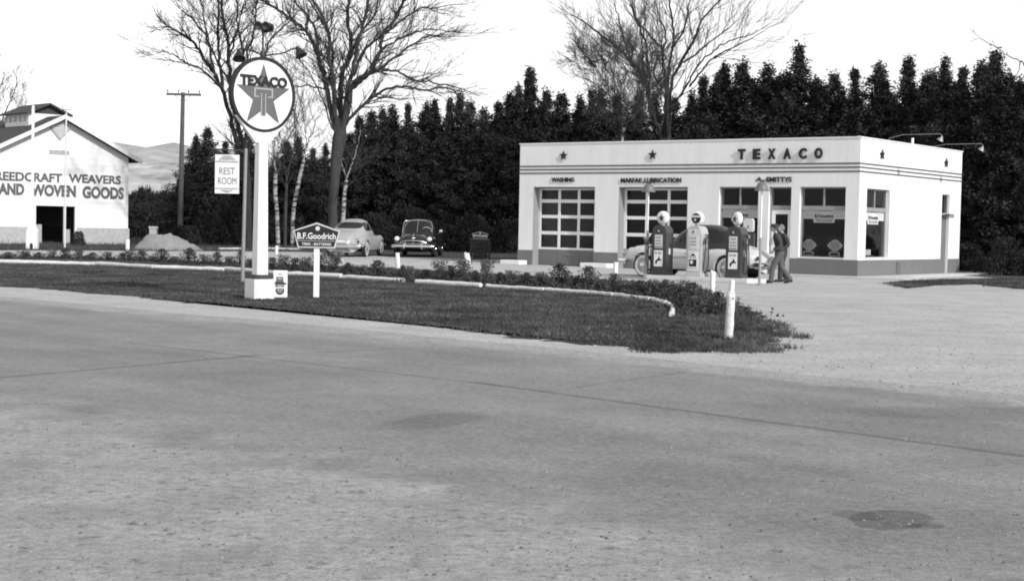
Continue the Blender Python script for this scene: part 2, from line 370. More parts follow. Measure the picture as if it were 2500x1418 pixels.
# ------------------------------------------------------------ grass blades (stuff)
def poly_mask(poly, X, Y):
    inside = np.zeros(len(X), bool); n = len(poly); j = n-1
    for i in range(n):
        xi, yi = poly[i]; xj, yj = poly[j]
        c = ((yi > Y) != (yj > Y)) & (X < (xj-xi)*(Y-yi)/(yj-yi+1e-12)+xi); inside ^= c; j = i
    return inside
def grass(polypx, count, hmin, hmax, name, label, seed, jit=.12):
    rs = np.random.RandomState(seed); poly = [(G(*p).x, G(*p).y) for p in polypx]
    xs = [p[0] for p in poly]; ys = [p[1] for p in poly]
    X = rs.uniform(min(xs), max(xs), count*4); Y = rs.uniform(min(ys), max(ys), count*4)
    m_ = poly_mask(poly, X, Y); X = X[m_][:count]; Y = Y[m_][:count]
    X += rs.normal(0, jit, len(X)); Y += rs.normal(0, jit, len(Y)); n = len(X)
    patch = .55+.45*np.sin(X*1.7+np.sin(Y*.9)*2)*np.sin(Y*1.3+X*.4)
    Hh = rs.uniform(hmin, hmax, n)*(.7+.6*np.clip(patch, 0, 1)); a = rs.uniform(0, 2*np.pi, n); wd = rs.uniform(.005, .011, n)*1.25
    lx = rs.normal(0, .35, n)*Hh; ly = rs.normal(0, .35, n)*Hh
    V = np.zeros((n,3,3)); V[:,0] = np.stack([X-np.cos(a)*wd, Y-np.sin(a)*wd, np.full(n,.004)],1); V[:,1] = np.stack([X+np.cos(a)*wd, Y+np.sin(a)*wd, np.full(n,.004)],1)
    V[:,2] = np.stack([X+lx, Y+ly, Hh],1)
    me = bpy.data.meshes.new(name); me.vertices.add(n*3); me.vertices.foreach_set('co', V.ravel()); me.loops.add(n*3); me.loops.foreach_set('vertex_index', np.arange(n*3))
    me.polygons.add(n); me.polygons.foreach_set('loop_start', np.arange(n)*3); me.polygons.foreach_set('loop_total', np.full(n,3)); me.update(calc_edges=True)
    me.materials.append(M['grass']); o = bpy.data.objects.new(name, me); COL.objects.link(o)
    return struct(o, 'stuff', label, 'grass')
grass([p for p in ISL if p[0] > -270], 190000, .018, .048, 'grass', 'mown dark grass covering the long roadside island below the signs', 11)
rt = np.random.RandomState(12); cl = []
while len(cl) < 620:
    px, py = rt.uniform(1560, 2030), rt.uniform(735, 866)
    u = (px-1700)/330; lim_lo = 735+max(0,(px-1760))*.40; lim_hi = 862-max(0,(px-1880))*.22
    if not (lim_lo < py < lim_hi) or rt.rand() < max(0, u)**1.3*.9: continue
    p = G(px, py); cl.append((p.x, p.y))
cl = np.array(cl); cc = np.repeat(cl, 60, 0)+rt.normal(0,.075,(len(cl)*60,2)); n_ = len(cc)
Hh = rt.uniform(.02,.085,n_)*np.repeat(rt.uniform(.4,1.25,len(cl)),60); aa = rt.uniform(0,6.283,n_); wd = rt.uniform(.005,.009,n_)
VV_ = np.zeros((n_,3,3)); VV_[:,0,0] = cc[:,0]-np.cos(aa)*wd; VV_[:,0,1] = cc[:,1]-np.sin(aa)*wd; VV_[:,1,0] = cc[:,0]+np.cos(aa)*wd; VV_[:,1,1] = cc[:,1]+np.sin(aa)*wd
VV_[:,2,0] = cc[:,0]+rt.normal(0,.45,n_)*Hh; VV_[:,2,1] = cc[:,1]+rt.normal(0,.45,n_)*Hh; VV_[:,2,2] = Hh; VV_[:,:2,2] = .003
me = bpy.data.meshes.new('grass'); me.vertices.add(n_*3); me.vertices.foreach_set('co', VV_.ravel()); me.loops.add(n_*3); me.loops.foreach_set('vertex_index', np.arange(n_*3))
me.polygons.add(n_); me.polygons.foreach_set('loop_start', np.arange(n_)*3); me.polygons.foreach_set('loop_total', np.full(n_,3)); me.update(calc_edges=True); me.materials.append(M['grass'])
o = bpy.data.objects.new('grass', me); COL.objects.link(o); struct(o, 'stuff', 'ragged scattered turf at the rounded tip of the island by the big white post', 'grass')
grass(BARNLAWN, 30000, .05, .22, 'grass', 'rough grass in front of the white barn and gravel heap', 13)
grass(RIGHTLAWN, 30000, .02, .055, 'grass', 'thin grass patch beside the right end of the station', 14)
# loose stones (stuff)
rs = random.Random(3); sb = MB()
for i in range(4600):
    if i < 3800:
        px, py = rs.uniform(-50,2550), 760+ (rs.random()**.8)*700
        if rs.random() < .6 and 880 < py < 1080 and px < 2000: continue
        p = G(px, py)
    else:
        p = G(rs.uniform(1750,2550), rs.uniform(720,1010))
    s_ = rs.choice([.004,.004,.005,.006,.008,.012])*rs.uniform(.7,1.25)
    a = rs.uniform(0,6.28); vs = []
    for k in range(6):
        t = a+k*math.pi/3; q = s_*rs.uniform(.7,1.2); vs.append((p.x+q*math.cos(t), p.y+q*math.sin(t), .003))
    for k in range(3):
        t = a+k*2.1+.4; q = s_*.5; vs.append((p.x+q*math.cos(t), p.y+q*math.sin(t), .003+s_*rs.uniform(.5,.9)))
    sb.add(vs, [(0,1,6),(1,2,6),(2,7,6),(2,3,7),(3,4,7),(4,8,7),(4,5,8),(5,0,8),(0,6,8),(6,7,8)])
struct(sb.build('gravel', M['stone'], fix=False), 'stuff', 'small loose stones scattered over the road and forecourt', 'gravel')
# hills
def ridge(name, m, Y, prof, depth, seed, kindlabel=None):
    rnd = random.Random(seed); n = 90; xs = [-900+ i*(1500/n) for i in range(n+1)]; vs, fs = [], []
    K = 14
    for x in xs:
        hgt = lerp_table(prof, x)
        for k in range(K+1):
            t = k/K; z = hgt*math.sin(t*math.pi/2)**1.1*(1+.05*rnd.gauss(0,1)*(.3+t)*.6)
            vs.append((x, Y+depth*t, max(0,z)-.5*(k==0)))
    for i in range(n):
        for k in range(K): a = i*(K+1)+k; fs.append((a, a+K+1, a+K+2, a+1))
    b_ = MB(); b_.add(vs, fs); o = b_.build(name, m, smooth=True)
    return struct(o)
def hz(px, py, Y): p = at(px, py, Y); return (p.x, p.z)
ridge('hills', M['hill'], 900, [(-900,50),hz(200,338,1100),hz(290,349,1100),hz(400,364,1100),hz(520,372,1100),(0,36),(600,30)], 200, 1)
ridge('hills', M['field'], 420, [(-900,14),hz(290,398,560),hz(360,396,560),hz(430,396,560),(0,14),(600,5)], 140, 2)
# ------------------------------------------------------------ gas station
YAW = math.radians(-36.6); L, D, HT = 14.24, 9.6, 4.7
U = Vector((math.cos(YAW), math.sin(YAW), 0)); V = Vector((-math.sin(YAW), math.cos(YAW), 0))
CR = G(2092,677); SO = CR - U*L
st = thing('gas_station', 'white flat-roofed box-shaped service station with dark stripes, stars and two overhead garage doors', 'gas station', SO, YAW)
def S2W(x, y, z=0): return SO + U*x + V*y + Vector((0,0,z))
def wall_holes(mb, length, height, holes, thick, frame):
    """frame(x, d, z) -> point; d=0 outer face, d=thick inner"""
    xs = sorted({0, length, *[h[0] for h in holes], *[h[1] for h in holes]}); zs = sorted({0, height, *[h[2] for h in holes], *[h[3] for h in holes]})
    solid = lambda i, j: 0 <= i < len(xs)-1 and 0 <= j < len(zs)-1 and not any(h[0] <= (xs[i]+xs[i+1])/2 <= h[1] and h[2] <= (zs[j]+zs[j+1])/2 <= h[3] for h in holes)
    for i in range(len(xs)-1):
        for j in range(len(zs)-1):
            if not solid(i, j): continue
            x0, x1, z0, z1 = xs[i], xs[i+1], zs[j], zs[j+1]
            for d in (0, thick): mb.quad(frame(x0,d,z0), frame(x1,d,z0), frame(x1,d,z1), frame(x0,d,z1))
            if not solid(i-1,j): mb.quad(frame(x0,0,z0), frame(x0,thick,z0), frame(x0,thick,z1), frame(x0,0,z1))
            if not solid(i+1,j): mb.quad(frame(x1,0,z0), frame(x1,thick,z0), frame(x1,thick,z1), frame(x1,0,z1))
            if not solid(i,j-1): mb.quad(frame(x0,0,z0), frame(x1,0,z0), frame(x1,thick,z0), frame(x0,thick,z0))
            if not solid(i,j+1): mb.quad(frame(x0,0,z1), frame(x1,0,z1), frame(x1,thick,z1), frame(x0,thick,z1))
D1, D2 = (.69,3.57), (4.64,7.61); W1, DR, W2 = (8.89,10.46), (10.86,11.73), (12.05,13.75); ZT = 3.05
TH = .40
wb = MB()
wall_holes(wb, L, HT, [(D1[0],D1[1],0,ZT),(D2[0],D2[1],0,ZT),(W1[0],W1[1],.60,ZT),(DR[0],DR[1],0,ZT),(W2[0],W2[1],.60,ZT)], TH, lambda x,d,z: (x,d,z))
wall_holes(wb, D-2*TH, HT, [(.63-TH,2.62-TH,.62,3.02),(7.62-TH,8.42-TH,0,3.02)], .25, lambda y,d,z: (L-d, y+TH, z))
wall_holes(wb, D-2*TH, HT, [], .25, lambda y,d,z: (d, y+TH, z))
wall_holes(wb, L, HT, [], TH, lambda x,d,z: (x, D-d, z))
wo = wb.build('wall', M['wall'], st)
rb_ = MB(); rb_.box(.3, L-.3, .45, D-.45, 4.25, 4.35); rb_.build('roof', M['shingle'], st)
cp = MB(); cp.box(-.03,L+.03,-.03,.43,HT,HT+.045); cp.box(L-.30,L+.03,.43,D+.03,HT,HT+.045); cp.box(-.03,.30,.43,D+.03,HT,HT+.045); cp.box(.30,L-.30,D-.42,D+.03,HT,HT+.045); cp.build('coping', M['white'], st)
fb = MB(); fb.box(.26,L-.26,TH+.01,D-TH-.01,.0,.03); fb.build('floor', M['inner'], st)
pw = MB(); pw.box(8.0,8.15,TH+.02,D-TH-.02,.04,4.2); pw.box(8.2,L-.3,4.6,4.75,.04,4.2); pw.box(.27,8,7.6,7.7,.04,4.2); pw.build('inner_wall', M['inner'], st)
# grey skirting band, butted between the openings
HB = .575
for a, b_ in ((0,D1[0]),(D1[1],D2[0]),(D2[1],DR[0]),(DR[1],L+.022)):
    x = MB(); x.box(a-(.022 if a == 0 else 0), b_, -.022, 0.0-.002, 0, HB); x.build('skirting', M['band'], st)
for a, b_ in ((0,7.62),(8.42,D)):
    x = MB(); x.box(L+.002, L+.022, a, b_, 0, HB); x.build('skirting', M['band'], st)
x = MB(); x.box(-.022,-.002,0,D,0,HB); x.build('skirting', M['band'], st)
# three dark stripes round the building
for z in (3.575, 3.715, 3.845):
    x = MB(); x.box(-.018,L+.018,-.018,-.002,z-.024,z+.024); x.box(L+.002,L+.018,-.002,D,z-.024,z+.024); x.box(-.018,-.002,-.002,D,z-.024,z+.024); x.build('trim_stripe', M['stripe'], st)
def mk_star(x, z, side=False, r=.19):
    b_ = MB(); b_.prism_xz(star_poly(r, (0,0), .42), -.035, -.0)
    ob = b_.build('star_emblem', M['letter'], st)
    if side: ob.rotation_euler = (0,0,math.pi/2); ob.location = (L+.03, x, z)
    else: ob.location = (x, -.03, z)
    x2 = MB(); x2.lathe([(.008,-.0),(.008,.03)], 6, (0,-.0,0), 'y'); x2.build('stud', M['letter'], ob)
mk_star(2.1,4.24); mk_star(6.1,4.22); mk_star(1.76,4.22,True); mk_star(7.85,4.21,True)
def spaced(word, x0, x1, z, h, gap_ratio=.45, name='sign_letter', parent=st, y=-.06, depth=.05, bold=.05, m=M['letter']):
    n = len(word); pitch = (x1-x0)/(n-1+1/(1+gap_ratio)*1.0); lw = pitch/(1+gap_ratio)
    for i, ch in enumerate(word): text(ch, name, m, parent, (x0+lw/2+i*pitch, y, z), w=lw, h=h, depth=depth, bold=bold)
spaced('TEXACO', 9.64, 12.88, 4.195, .375, 1.0)
text('WASHING', 'sign_lettering', M['letter'], st, (2.085,-.03,3.32), w=1.05, h=.17, depth=.03, bold=.018)
text('MARFAK LUBRICATION', 'sign_lettering', M['letter'], st, (6.035,-.03,3.29), w=2.60, h=.18, depth=.03, bold=.014)
text('SMITTYS', 'sign_lettering', M['letter'], st, (11.25,-.03,3.305), w=.98, h=.18, depth=.03, bold=.018)
b_ = MB(); b_.prism_xz(star_poly(.09,(10.48,3.32)), -.03,-.005); b_.build('star_emblem', M['letter'], st)
# overhead doors
def garage(x0, x1):
    y = .37
    j = MB(); j.box(x0+.002,x0+.022,.0,y+.10,0,ZT-.03); j.box(x1-.022,x1-.002,.0,y+.10,0,ZT-.03); j.box(x0+.002,x1-.002,.0,y+.10,ZT-.028,ZT-.002)
    j.build('door_jamb', M['trim'], st)
    d = MB(); h = .05
    wid = x1-x0; cols = [(x0+.12, x0+.12+(wid-.46)/3)]; pw_ = (wid-.46)/3
    cols = [(x0+.12+i*(pw_+.11), x0+.12+i*(pw_+.11)+pw_) for i in range(3)]
    rows_ = [(.70,1.20),(1.33,1.84),(1.96,2.44),(2.57,2.93)]
    xs = [x0+.025]+[c for p in cols for c in p]+[x1-.025]
    for a, b2 in zip(xs[0::2], xs[1::2]): d.box(a,b2,y,y+h,.62,3.0)
    zs = [.62]+[c for p in rows_ for c in p]+[3.0]
    for a, b2 in zip(zs[0::2], zs[1::2]):
        for c0, c1 in cols: d.box(c0,c1,y+.001,y+h-.001,a,b2)
    do = d.build('garage_door', M['white'], st)
    p = MB(); p.box(x0+.025,x1-.025,y+.004,y+h,.02,.615); 
    for c in (cols[0][1]+.055, cols[1][1]+.055): p.box(c-.035,c+.035,y-.010,y+.003,.02,.615)
    p.build('lower_panel', M['band'], do)
    for c0, c1 in cols:
        for a, b2 in rows_:
            t1, t2 = random.uniform(-.008,.008), random.uniform(-.006,.006); q = MB(); q.quad((c0,y+.03-t1,a),(c1,y+.03+t1,a),(c1,y+.03+t1+t2,b2),(c0,y+.03-t1+t2,b2)); q.build('pane', M['glass'], do, fix=False)
    hd = MB(); hd.tube([(x0+1.35,y-.03,.45),(x0+1.55,y-.03,.45)], .012, 6); hd.build('handle', M['chrome'], do)
garage(*D1); garage(*D2)
# shop windows
def shopwin(frame, w, z0, z1, tz0, tz1, side=False):
    """frame(x,y,z): x along window, y inward"""
    def bx(mb, a, b2, y0, y1, c, d_):
        ps = [frame(x, y, z) for z in (c, d_) for (x, y) in ((a,y0),(b2,y0),(b2,y1),(a,y1))]
        mb.add(ps, [(3,2,1,0),(4,5,6,7),(0,1,5,4),(1,2,6,5),(2,3,7,6),(3,0,4,7)])
    wf = MB(); y = .13
    bx(wf,0,.05,y,y+.07,z0,z1); bx(wf,w-.05,w,y,y+.07,z0,z1); bx(wf,.05,w-.05,y,y+.07,z0,z0+.06); bx(wf,.05,w-.05,y,y+.07,z1-.05,z1)
    bx(wf,.05,w-.05,y-.01,y+.06,tz0,tz1); bx(wf,w/2-.03,w/2+.03,y,y+.06,tz1,z1-.05)
    o = wf.build('window', M['trim'], st)
    for a, b2, c, d_ in ((.05,w/2-.03,tz1,z1-.05),(w/2+.03,w-.05,tz1,z1-.05),(.05,w-.05,z0+.06,tz0)):
        q = MB(); q.add([frame(a,y+.035,c),frame(b2,y+.035,c),frame(b2,y+.035,d_),frame(a,y+.035,d_)],[(0,1,2,3)]); q.build('pane', M['glass'], o, fix=False)
    s_ = MB(); bx(s_,-.0,w,-.03,y-.002,z0-.0,z0+.03); s_.build('sill', M['white'], o)
    # valance poster on the inside of the glass
    v_ = MB(); zt = tz0-.005; c = w/2; hw = w*.24
    prof = [(.06,zt),(w-.06,zt),(w-.06,zt-.30),(c+hw,zt-.30),(c+hw,zt-.30),(c+hw*.93,zt-.43),(c-hw*.93,zt-.43),(c-hw,zt-.30),(.06,zt-.30)]
    n = len(prof); v_.add([frame(a,y+.05,b2) for a,b2 in prof],[tuple(range(n))]); vo = v_.build('window_banner', M['white'], o, fix=False)
    l_ = MB()
    for k in (.06,.13,.20):
        bx(l_, .08, c-hw*1.05, y+.045, y+.049, zt-k-.008, zt-k); bx(l_, c+hw*1.05, w-.08, y+.045, y+.049, zt-k-.008, zt-k)
    bx(l_, c-hw*.95, c+hw*.95, y+.045,y+.049, zt-.30, zt-.29)
    for k in range(12):
        t0, t1 = math.pi*k/12, math.pi*(k+1)/12
        pa = [frame(c-hw*math.cos(t), y+.046, zt-.14+.12*math.sin(t)-dz) for t, dz in ((t0,0),(t1,0),(t1,.012),(t0,.012))]; l_.add(pa, [(0,1,2,3)])
    l_.build('banner_line', M['star'], vo, fix=False)
    R_ = math.pi/2 if side else 0
    text('B.F.Goodrich', 'banner_text', M['letter'], vo, frame(c,y+.044,zt-.20), w=hw*1.7, h=.11, depth=.003, rot=R_, bold=.045)
    text('TIRES - BATTERIES', 'banner_text', M['star'], vo, frame(c,y+.044,zt-.36), w=hw*1.5, h=.055, depth=.003, rot=R_, bold=.03)
    return o
shopwin(lambda x,y,z: (W1[0]+x,y,z), W1[1]-W1[0], .60, ZT, 2.26, 2.40)
shopwin(lambda x,y,z: (W2[0]+x,y,z), W2[1]-W2[0], .60, ZT, 2.26, 2.40)
shopwin(lambda x,y,z: (L-y,.63+x,z), 1.99, .62, 3.02, 2.24, 2.38, True)
# front door
dx0, dx1 = DR
df = MB(); df.box(dx0,dx0+.06,.13,.20,0,ZT); df.box(dx1-.05,dx1,.13,.20,0,ZT); df.box(dx0+.06,dx1-.05,.13,.20,2.26,2.40); df.box(dx0+.06,dx1-.05,.13,.20,ZT-.05,ZT)
dfo = df.build('door_frame', M['trim'], st)
q = MB(); q.quad((dx0+.06,.17,2.40),(dx1-.05,.17,2.40),(dx1-.05,.17,ZT-.05),(dx0+.06,.17,ZT-.05)); q.build('pane', M['glass'], dfo, fix=False)
dd = MB(); dd.box(dx0+.07,dx0+.20,.15,.19,.02,2.25); dd.box(dx1-.18,dx1-.06,.15,.19,.02,2.25); dd.box(dx0+.20,dx1-.18,.151,.189,.02,.62); dd.box(dx0+.20,dx1-.18,.151,.189,2.10,2.25)
ddo = dd.build('door', M['white'], st)
q = MB(); q.quad((dx0+.20,.17,.62),(dx1-.18,.17,.62),(dx1-.18,.17,2.10),(dx0+.20,.17,2.10)); q.build('pane', M['glass'], ddo, fix=False)
q = MB(); q.tube([(dx0+.13,.15,1.05),(dx0+.13,.09,1.05),(dx0+.13,.09,1.25),(dx0+.13,.15,1.25)], .012, 6); q.build('handle', M['darkgrey'], ddo)
# side door with transom, vent, downpipe
sd = MB(); sd.box(L-.16,L-.11,7.62,8.42,0,2.24); sdo = sd.build('side_door', M['band'], st)
q = MB(); q.lathe([(.03,0),(.03,.05)], 10, (L-.11,7.72,1.05), 'x'); q.build('handle', M['darkgrey'], sdo)
tf = MB(); tf.box(L-.14,L-.08,7.62,7.67,2.32,3.02); tf.box(L-.14,L-.08,8.37,8.42,2.32,3.02); tf.box(L-.14,L-.08,7.67,8.37,2.97,3.02); tf.box(L-.20,L+.03,7.62,8.42,2.24,2.32)
tfo = tf.build('transom_window', M['trim'], st)
q = MB(); q.quad((L-.11,7.67,2.32),(L-.11,8.37,2.32),(L-.11,8.37,2.97),(L-.11,7.67,2.97)); q.build('pane', M['glass'], tfo, fix=False)
cn = MB(); cn.box(L+.031,L+.22,7.9,8.9,2.285,2.31); cn.build('door_canopy', M['white'], st)
vt = MB(); vt.box(L+.023,L+.04,3.32,3.72,.06,.50)
for k in range(9): vt.box(L+.041,L+.055,3.35,3.69,.09+k*.045,.115+k*.045)
vt.build('wall_vent', M['band'], st)
# roof flue and gooseneck lamps
ch = MB(); ch.lathe([(.12,4.36),(.12,4.95),(.17,4.97),(.17,5.02),(.05,5.08)], 14, (12.2,4.5,0)); ch.build('chimney_flue', M['metal_grey'], st, smooth=True)
ch = MB(); ch.tube([(11.2,4.6,4.36),(11.2,4.6,4.95)], .03, 6); ch.build('vent_pipe', M['metal_grey'], st)
def goose(pts, shade_dir, name='lamp_arm'):
    a = MB(); a.tube(pts, .010, 8); ao = a.build(name, M['metal_grey'], st, smooth=True)
    e = Vector(pts[-1]); s_ = MB(); prof = [(.02,.04),(.035,0),(.08,-.07),(.12,-.13),(.115,-.135),(.07,-.07),(.02,-.02)]
    s_.lathe(prof, 18); so_ = s_.build('lamp_shade', M['metal_grey'], ao, smooth=True); so_.location = e; so_.rotation_euler = shade_dir
    b2 = MB(); b2.lathe([(.01,-.02),(.03,-.04),(.035,-.08),(.015,-.11)], 12); bo = b2.build('bulb', M['globe'], ao, smooth=True); bo.location = e; bo.rotation_euler = shade_dir
goose([(L-.35,2.9,4.62),(L-.2,2.9,4.86),(L+.3,2.9,4.97),(L+1.62,2.9,4.97),(L+1.70,2.9,4.93),(L+1.70,2.9,4.86)], (0,math.radians(28),0))
goose([(L-.35,7.0,4.62),(L-.2,7.0,4.78),(L+.3,7.0,4.86),(L+1.62,7.0,4.86),(L+1.70,7.0,4.82),(L+1.70,7.0,4.74)], (0,math.radians(28),0))
goose([(.1,3.2,4.55),(-.05,3.2,4.58),(-.32,3.2,4.55),(-.34,3.2,4.46)], (0,math.radians(-20),0))
q = MB(); q.tube([(L-.15,4.9,4.7),(L-.15,4.9,4.98)], .05, 8); q.build('roof_pipe', M['white'], st)
# pavement slab round the station and under the pumps
pv = MB(); pv.prism_xy([(7.7,-.02),(7.7,-1.1),(14.9,-1.25),(16.4,-1.2),(16.6,.5),(15.4,1.6),(15.35,12.2),(14.3,12.2),(14.3,9.0),(14.27,-.02)], .0, .035)
po = pv.build('pavement', M['concrete']); po.location = SO; po.rotation_euler = (0,0,YAW); struct(po)
for i, (x0, x1, lab) in enumerate(((-.42,.50,'white concrete curb block at the left foot of the washing bay'), (3.36,4.56,'white concrete curb block between the two garage doors'))):
    b2 = MB(); b2.box(x0,x1,-.62,-.08,0,.17); kb = b2.build('curb_block', M['white'], bevel=.02); kb.location = SO; kb.rotation_euler = (0,0,YAW)
    tag(kb, lab, 'curb block', 'white curb blocks at the garage door piers')
# tyre displays behind the glass
def tyre_display(x, y, lab):
    t = thing('tyre_display', lab, 'tyre display', S2W(x,y,.43), YAW, 'tyre displays in the shop window')
    b2 = MB(); prof = [(.20,-.07),(.30,-.09),(.35,-.05),(.355,0),(.35,.05),(.30,.09),(.20,.07)]; b2.lathe(prof, 28, (0,0,.62), 'y'); b2.build('tyre', M['rubber'], t, smooth=True)
    b2 = MB(); b2.prism_xz(circ(.20, 28, (0,.62)), -.11,-.09); c_ = b2.build('round_card', M['offwhite'], t)
    b2 = MB(); b2.prism_xz([(-.29,.62),(-.19,.74),(-.19,.50)], -.108,-.095); b2.prism_xz([(.29,.62),(.19,.74),(.19,.50)], -.108,-.095); b2.build('card_point', M['offwhite'], t)
    b2 = MB()
    for k, (w_, z) in enumerate(((.20,.75),(.30,.70),(.34,.66),(.34,.62),(.34,.58),(.30,.53),(.20,.48))): b2.box(-w_/2,w_/2,-.114,-.111,z-.010,z+.010)
    b2.build('card_print', M['star'], c_)
    b2 = MB(); b2.box(-.30,.30,-.12,.12,.22,.27); b2.build('stand', M['darkgrey'], t)
    b2 = MB(); b2.prism_xz([(-.20,.25),(.20,.25),(.20,.37),(.12,.40),(-.12,.40),(-.20,.37)], -.155,-.14); s_ = b2.build('price_card', M['offwhite'], t)
    b2 = MB(); b2.prism_xz([(-.17,.28),(.17,.28),(.17,.34),(.10,.37),(-.10,.37),(-.17,.34)], -.159,-.156); b2.build('card_print', M['letter'], s_)
tyre_display(12.30,.42,'round pale card on a black tyre at the left of the big shop window')
tyre_display(13.27,.42,'round pale card on a black tyre at the right of the big shop window')
sh = MB(); sh.box(11.9,13.9,.28,.62,.04,.61); o = sh.build('display_shelf', M['darkgrey']); o.location = SO; o.rotation_euler = (0,0,YAW); tag(o, 'low dark shelf carrying tyre displays behind the big shop window', 'display shelf')
cn = thing('oil_can_display', 'pale oil cans stacked on a dark box behind the corner side window', 'display', S2W(13.3,1.9,0), YAW)
b2 = MB(); b2.box(-.3,.4,-.6,.8,.04,.72); b2.build('box', M['darkgrey'], cn)
for k, (x, y) in enumerate(((.25,-.5),(.25,-.3),(.3,.1),(.3,.3),(.3,.5),(.1,.4))):
    b2 = MB(); b2.lathe([(.07,.725),(.07,.92)], 14, (x,y,0)); b2.build('can', M['offwhite'], cn, smooth=True)
# ------------------------------------------------------------ pump island and pumps
IL, IR = G(1570,680.5), G(1843,693)
iu = U; IW = (IR-IL).dot(U)
io = IR - U*IW
isl = MB(); r_ = .25; poly = [(r_,0),(IW-r_,0),(IW,r_),(IW,.95-r_),(IW-r_,.95),(r_,.95),(0,.95-r_),(0,r_)]
isl.prism_xy(poly, 0, .13); o = isl.build('pump_island', M['offwhite'], bevel=.02); o.location = io; o.rotation_euler = (0,0,YAW); tag(o, 'raised pale concrete curb island carrying three fuel pumps', 'pump island')
def ipos(px):   # point on the island axis seen at column px
    best = None
    for k in range(400):
        p = io + U*(IW*k/400) + V*.42 + Vector((0,0,.13)); q = RM.transposed() @ (p-Vector((0,0,EYE))); X = 1250+F*q.x/-q.z
        if best is None or abs(X-px) < best[0]: best = (abs(X-px), p)
    return best[1]
def pump(px, lab, m, kind, hose_side=1, hgt=1.48):
    t = thing('fuel_pump', lab, 'fuel pump', ipos(px), YAW, 'fuel pumps on the island')
    w_, d_ = .27, .21
    b2 = MB(); pf = [(-w_,0),(w_,0),(w_,.06),(w_-.02,.08),(w_-.02,hgt-.22),(w_-.05,hgt-.10),(w_-.12,hgt-.02),(.08,hgt),(-.08,hgt),(-w_+.12,hgt-.02),(-w_+.05,hgt-.10),(-w_+.02,hgt-.22),(-w_+.02,.08),(-w_,.06)]
    b2.prism_xz(pf, -d_, d_); b2.build('cabinet', m, t, bevel=.018)
    # raised centre panel
    b2 = MB(); b2.box(-w_+.075,w_-.075,-d_-.012,-d_-.001,.16,hgt-.10); b2.build('face_trim', M['pump_dark'] if m != M['pump_light'] else M['offwhite'], t, bevel=.004)
    y = -d_-.014
    b2 = MB(); b2.box(-.13,.13,y-.012,y,.80,1.20); mt = b2.build('meter_window', M['offwhite'], t)
    b2 = MB()
    for z in (1.12,1.02,.93): b2.box(-.10,.10,y-.015,y-.0125,z-.018,z+.018)
    b2.box(-.12,.12,y-.016,y-.0125,.815,.865) if kind != 'light' else None
    b2.build('dial_numbers', M['trim'], mt)
    b2 = MB(); b2.prism_xz(circ(.055,18,(0,hgt-.17)), y-.012,y-.001); e_ = b2.build('badge', M['darkgrey'] if kind != 'light' else M['offwhite'], t)
    b2 = MB(); b2.prism_xz(star_poly(.045,(0,hgt-.17)), y-.016,y-.0125); b2.build('star_emblem', M['offwhite'] if kind != 'light' else M['letter'], e_)
    b2 = MB(); b2.box(-.145,.145,y-.012,y-.001,.26,.74 if kind != 'light' else .72); ps = b2.build('poster', M['white'], t)
    if kind != 'light':
        b2 = MB(); b2.prism_xz([(-.09,.34),(-.05,.32),(-.03,.40),(.04,.44),(.10,.42),(.11,.46),(.06,.49),(.045,.55),(.02,.56),(.0,.49),(-.05,.46),(-.10,.40)], y-.016,y-.0125)
        b2.build('hat_emblem', M['letter'], ps); text('Fire-Chief', 'poster_text', M['star'], ps, (0,y-.014,.66), w=.22, h=.06, depth=.003, bold=.02)
    else:
        b2 = MB(); b2.box(-.125,.125,y-.016,y-.0125,.29,.50); b2.build('dark_panel', M['letter'], ps)
        b2 = MB(); b2.prism_xz(circ(.055,16,(-.04,.42)), y-.019,y-.0165); b2.build('round_mark', M['offwhite'], ps)
        b2 = MB(); b2.prism_xz([(-.10,.60),(0,.68),(.10,.60)], y-.016,y-.0125); b2.build('winged_mark', M['letter'], ps)
        text('Sky Chief', 'poster_text', M['letter'], ps, (0,y-.014,.555), w=.22, h=.045, depth=.003, bold=.02)
    # globe: thick milk glass disc on a collar
    gz = hgt+.225
    b2 = MB(); b2.lathe([(.07,hgt-.01),(.075,hgt+.03),(.06,hgt+.06)], 16); b2.build('globe_collar', M['metal_grey'], t, smooth=True)
    b2 = MB(); b2.lathe([(.10,-.095),(.16,-.085),(.185,-.06),(.20,-.03),(.20,.03),(.185,.06),(.16,.085),(.10,.095)], 32, (0,0,gz), 'y'); gl = b2.build('globe', M['globe'], t, smooth=True)
    if kind == 'light':
        b2 = MB(); b2.prism_xz(circ(.15,28,(0,gz)), -.107,-.0955); b2.build('globe_print', M['letter'], gl)
        b2 = MB(); b2.prism_xz([(-.142,gz+.02),(.142,gz+.02),(.125,gz+.085),(-.125,gz+.085)], -.110,-.1072); b2.build('globe_band', M['offwhite'], gl)
        b2 = MB(); b2.prism_xz(circ(.035,14,(-.03,gz-.05)), -.110,-.1072); b2.build('globe_mark', M['offwhite'], gl)
    else:
        b2 = MB(); b2.prism_xz(star_poly(.115,(0,gz-.01)), -.105,-.0955); b2.build('star_emblem', M['letter'], gl)
    # nozzle boot, nozzle, hose
    hs = hose_side
    b2 = MB(); b2.box(hs*(w_-.02) if hs > 0 else -w_-.05, hs*(w_-.02)+.07 if hs > 0 else -w_+.02, -.08,.08,.98,1.14); b2.build('nozzle_boot', M['metal_grey'], t, bevel=.01)
    x = hs*(w_+.06)
    b2 = MB(); b2.tube([(x,-.02,1.18),(x+.03*hs,-.10,1.12),(x+.02*hs,-.16,1.02),(x,-.20,.95)], [.02,.024,.02,.012], 8); b2.build('nozzle', M['darkgrey'], t, smooth=True)
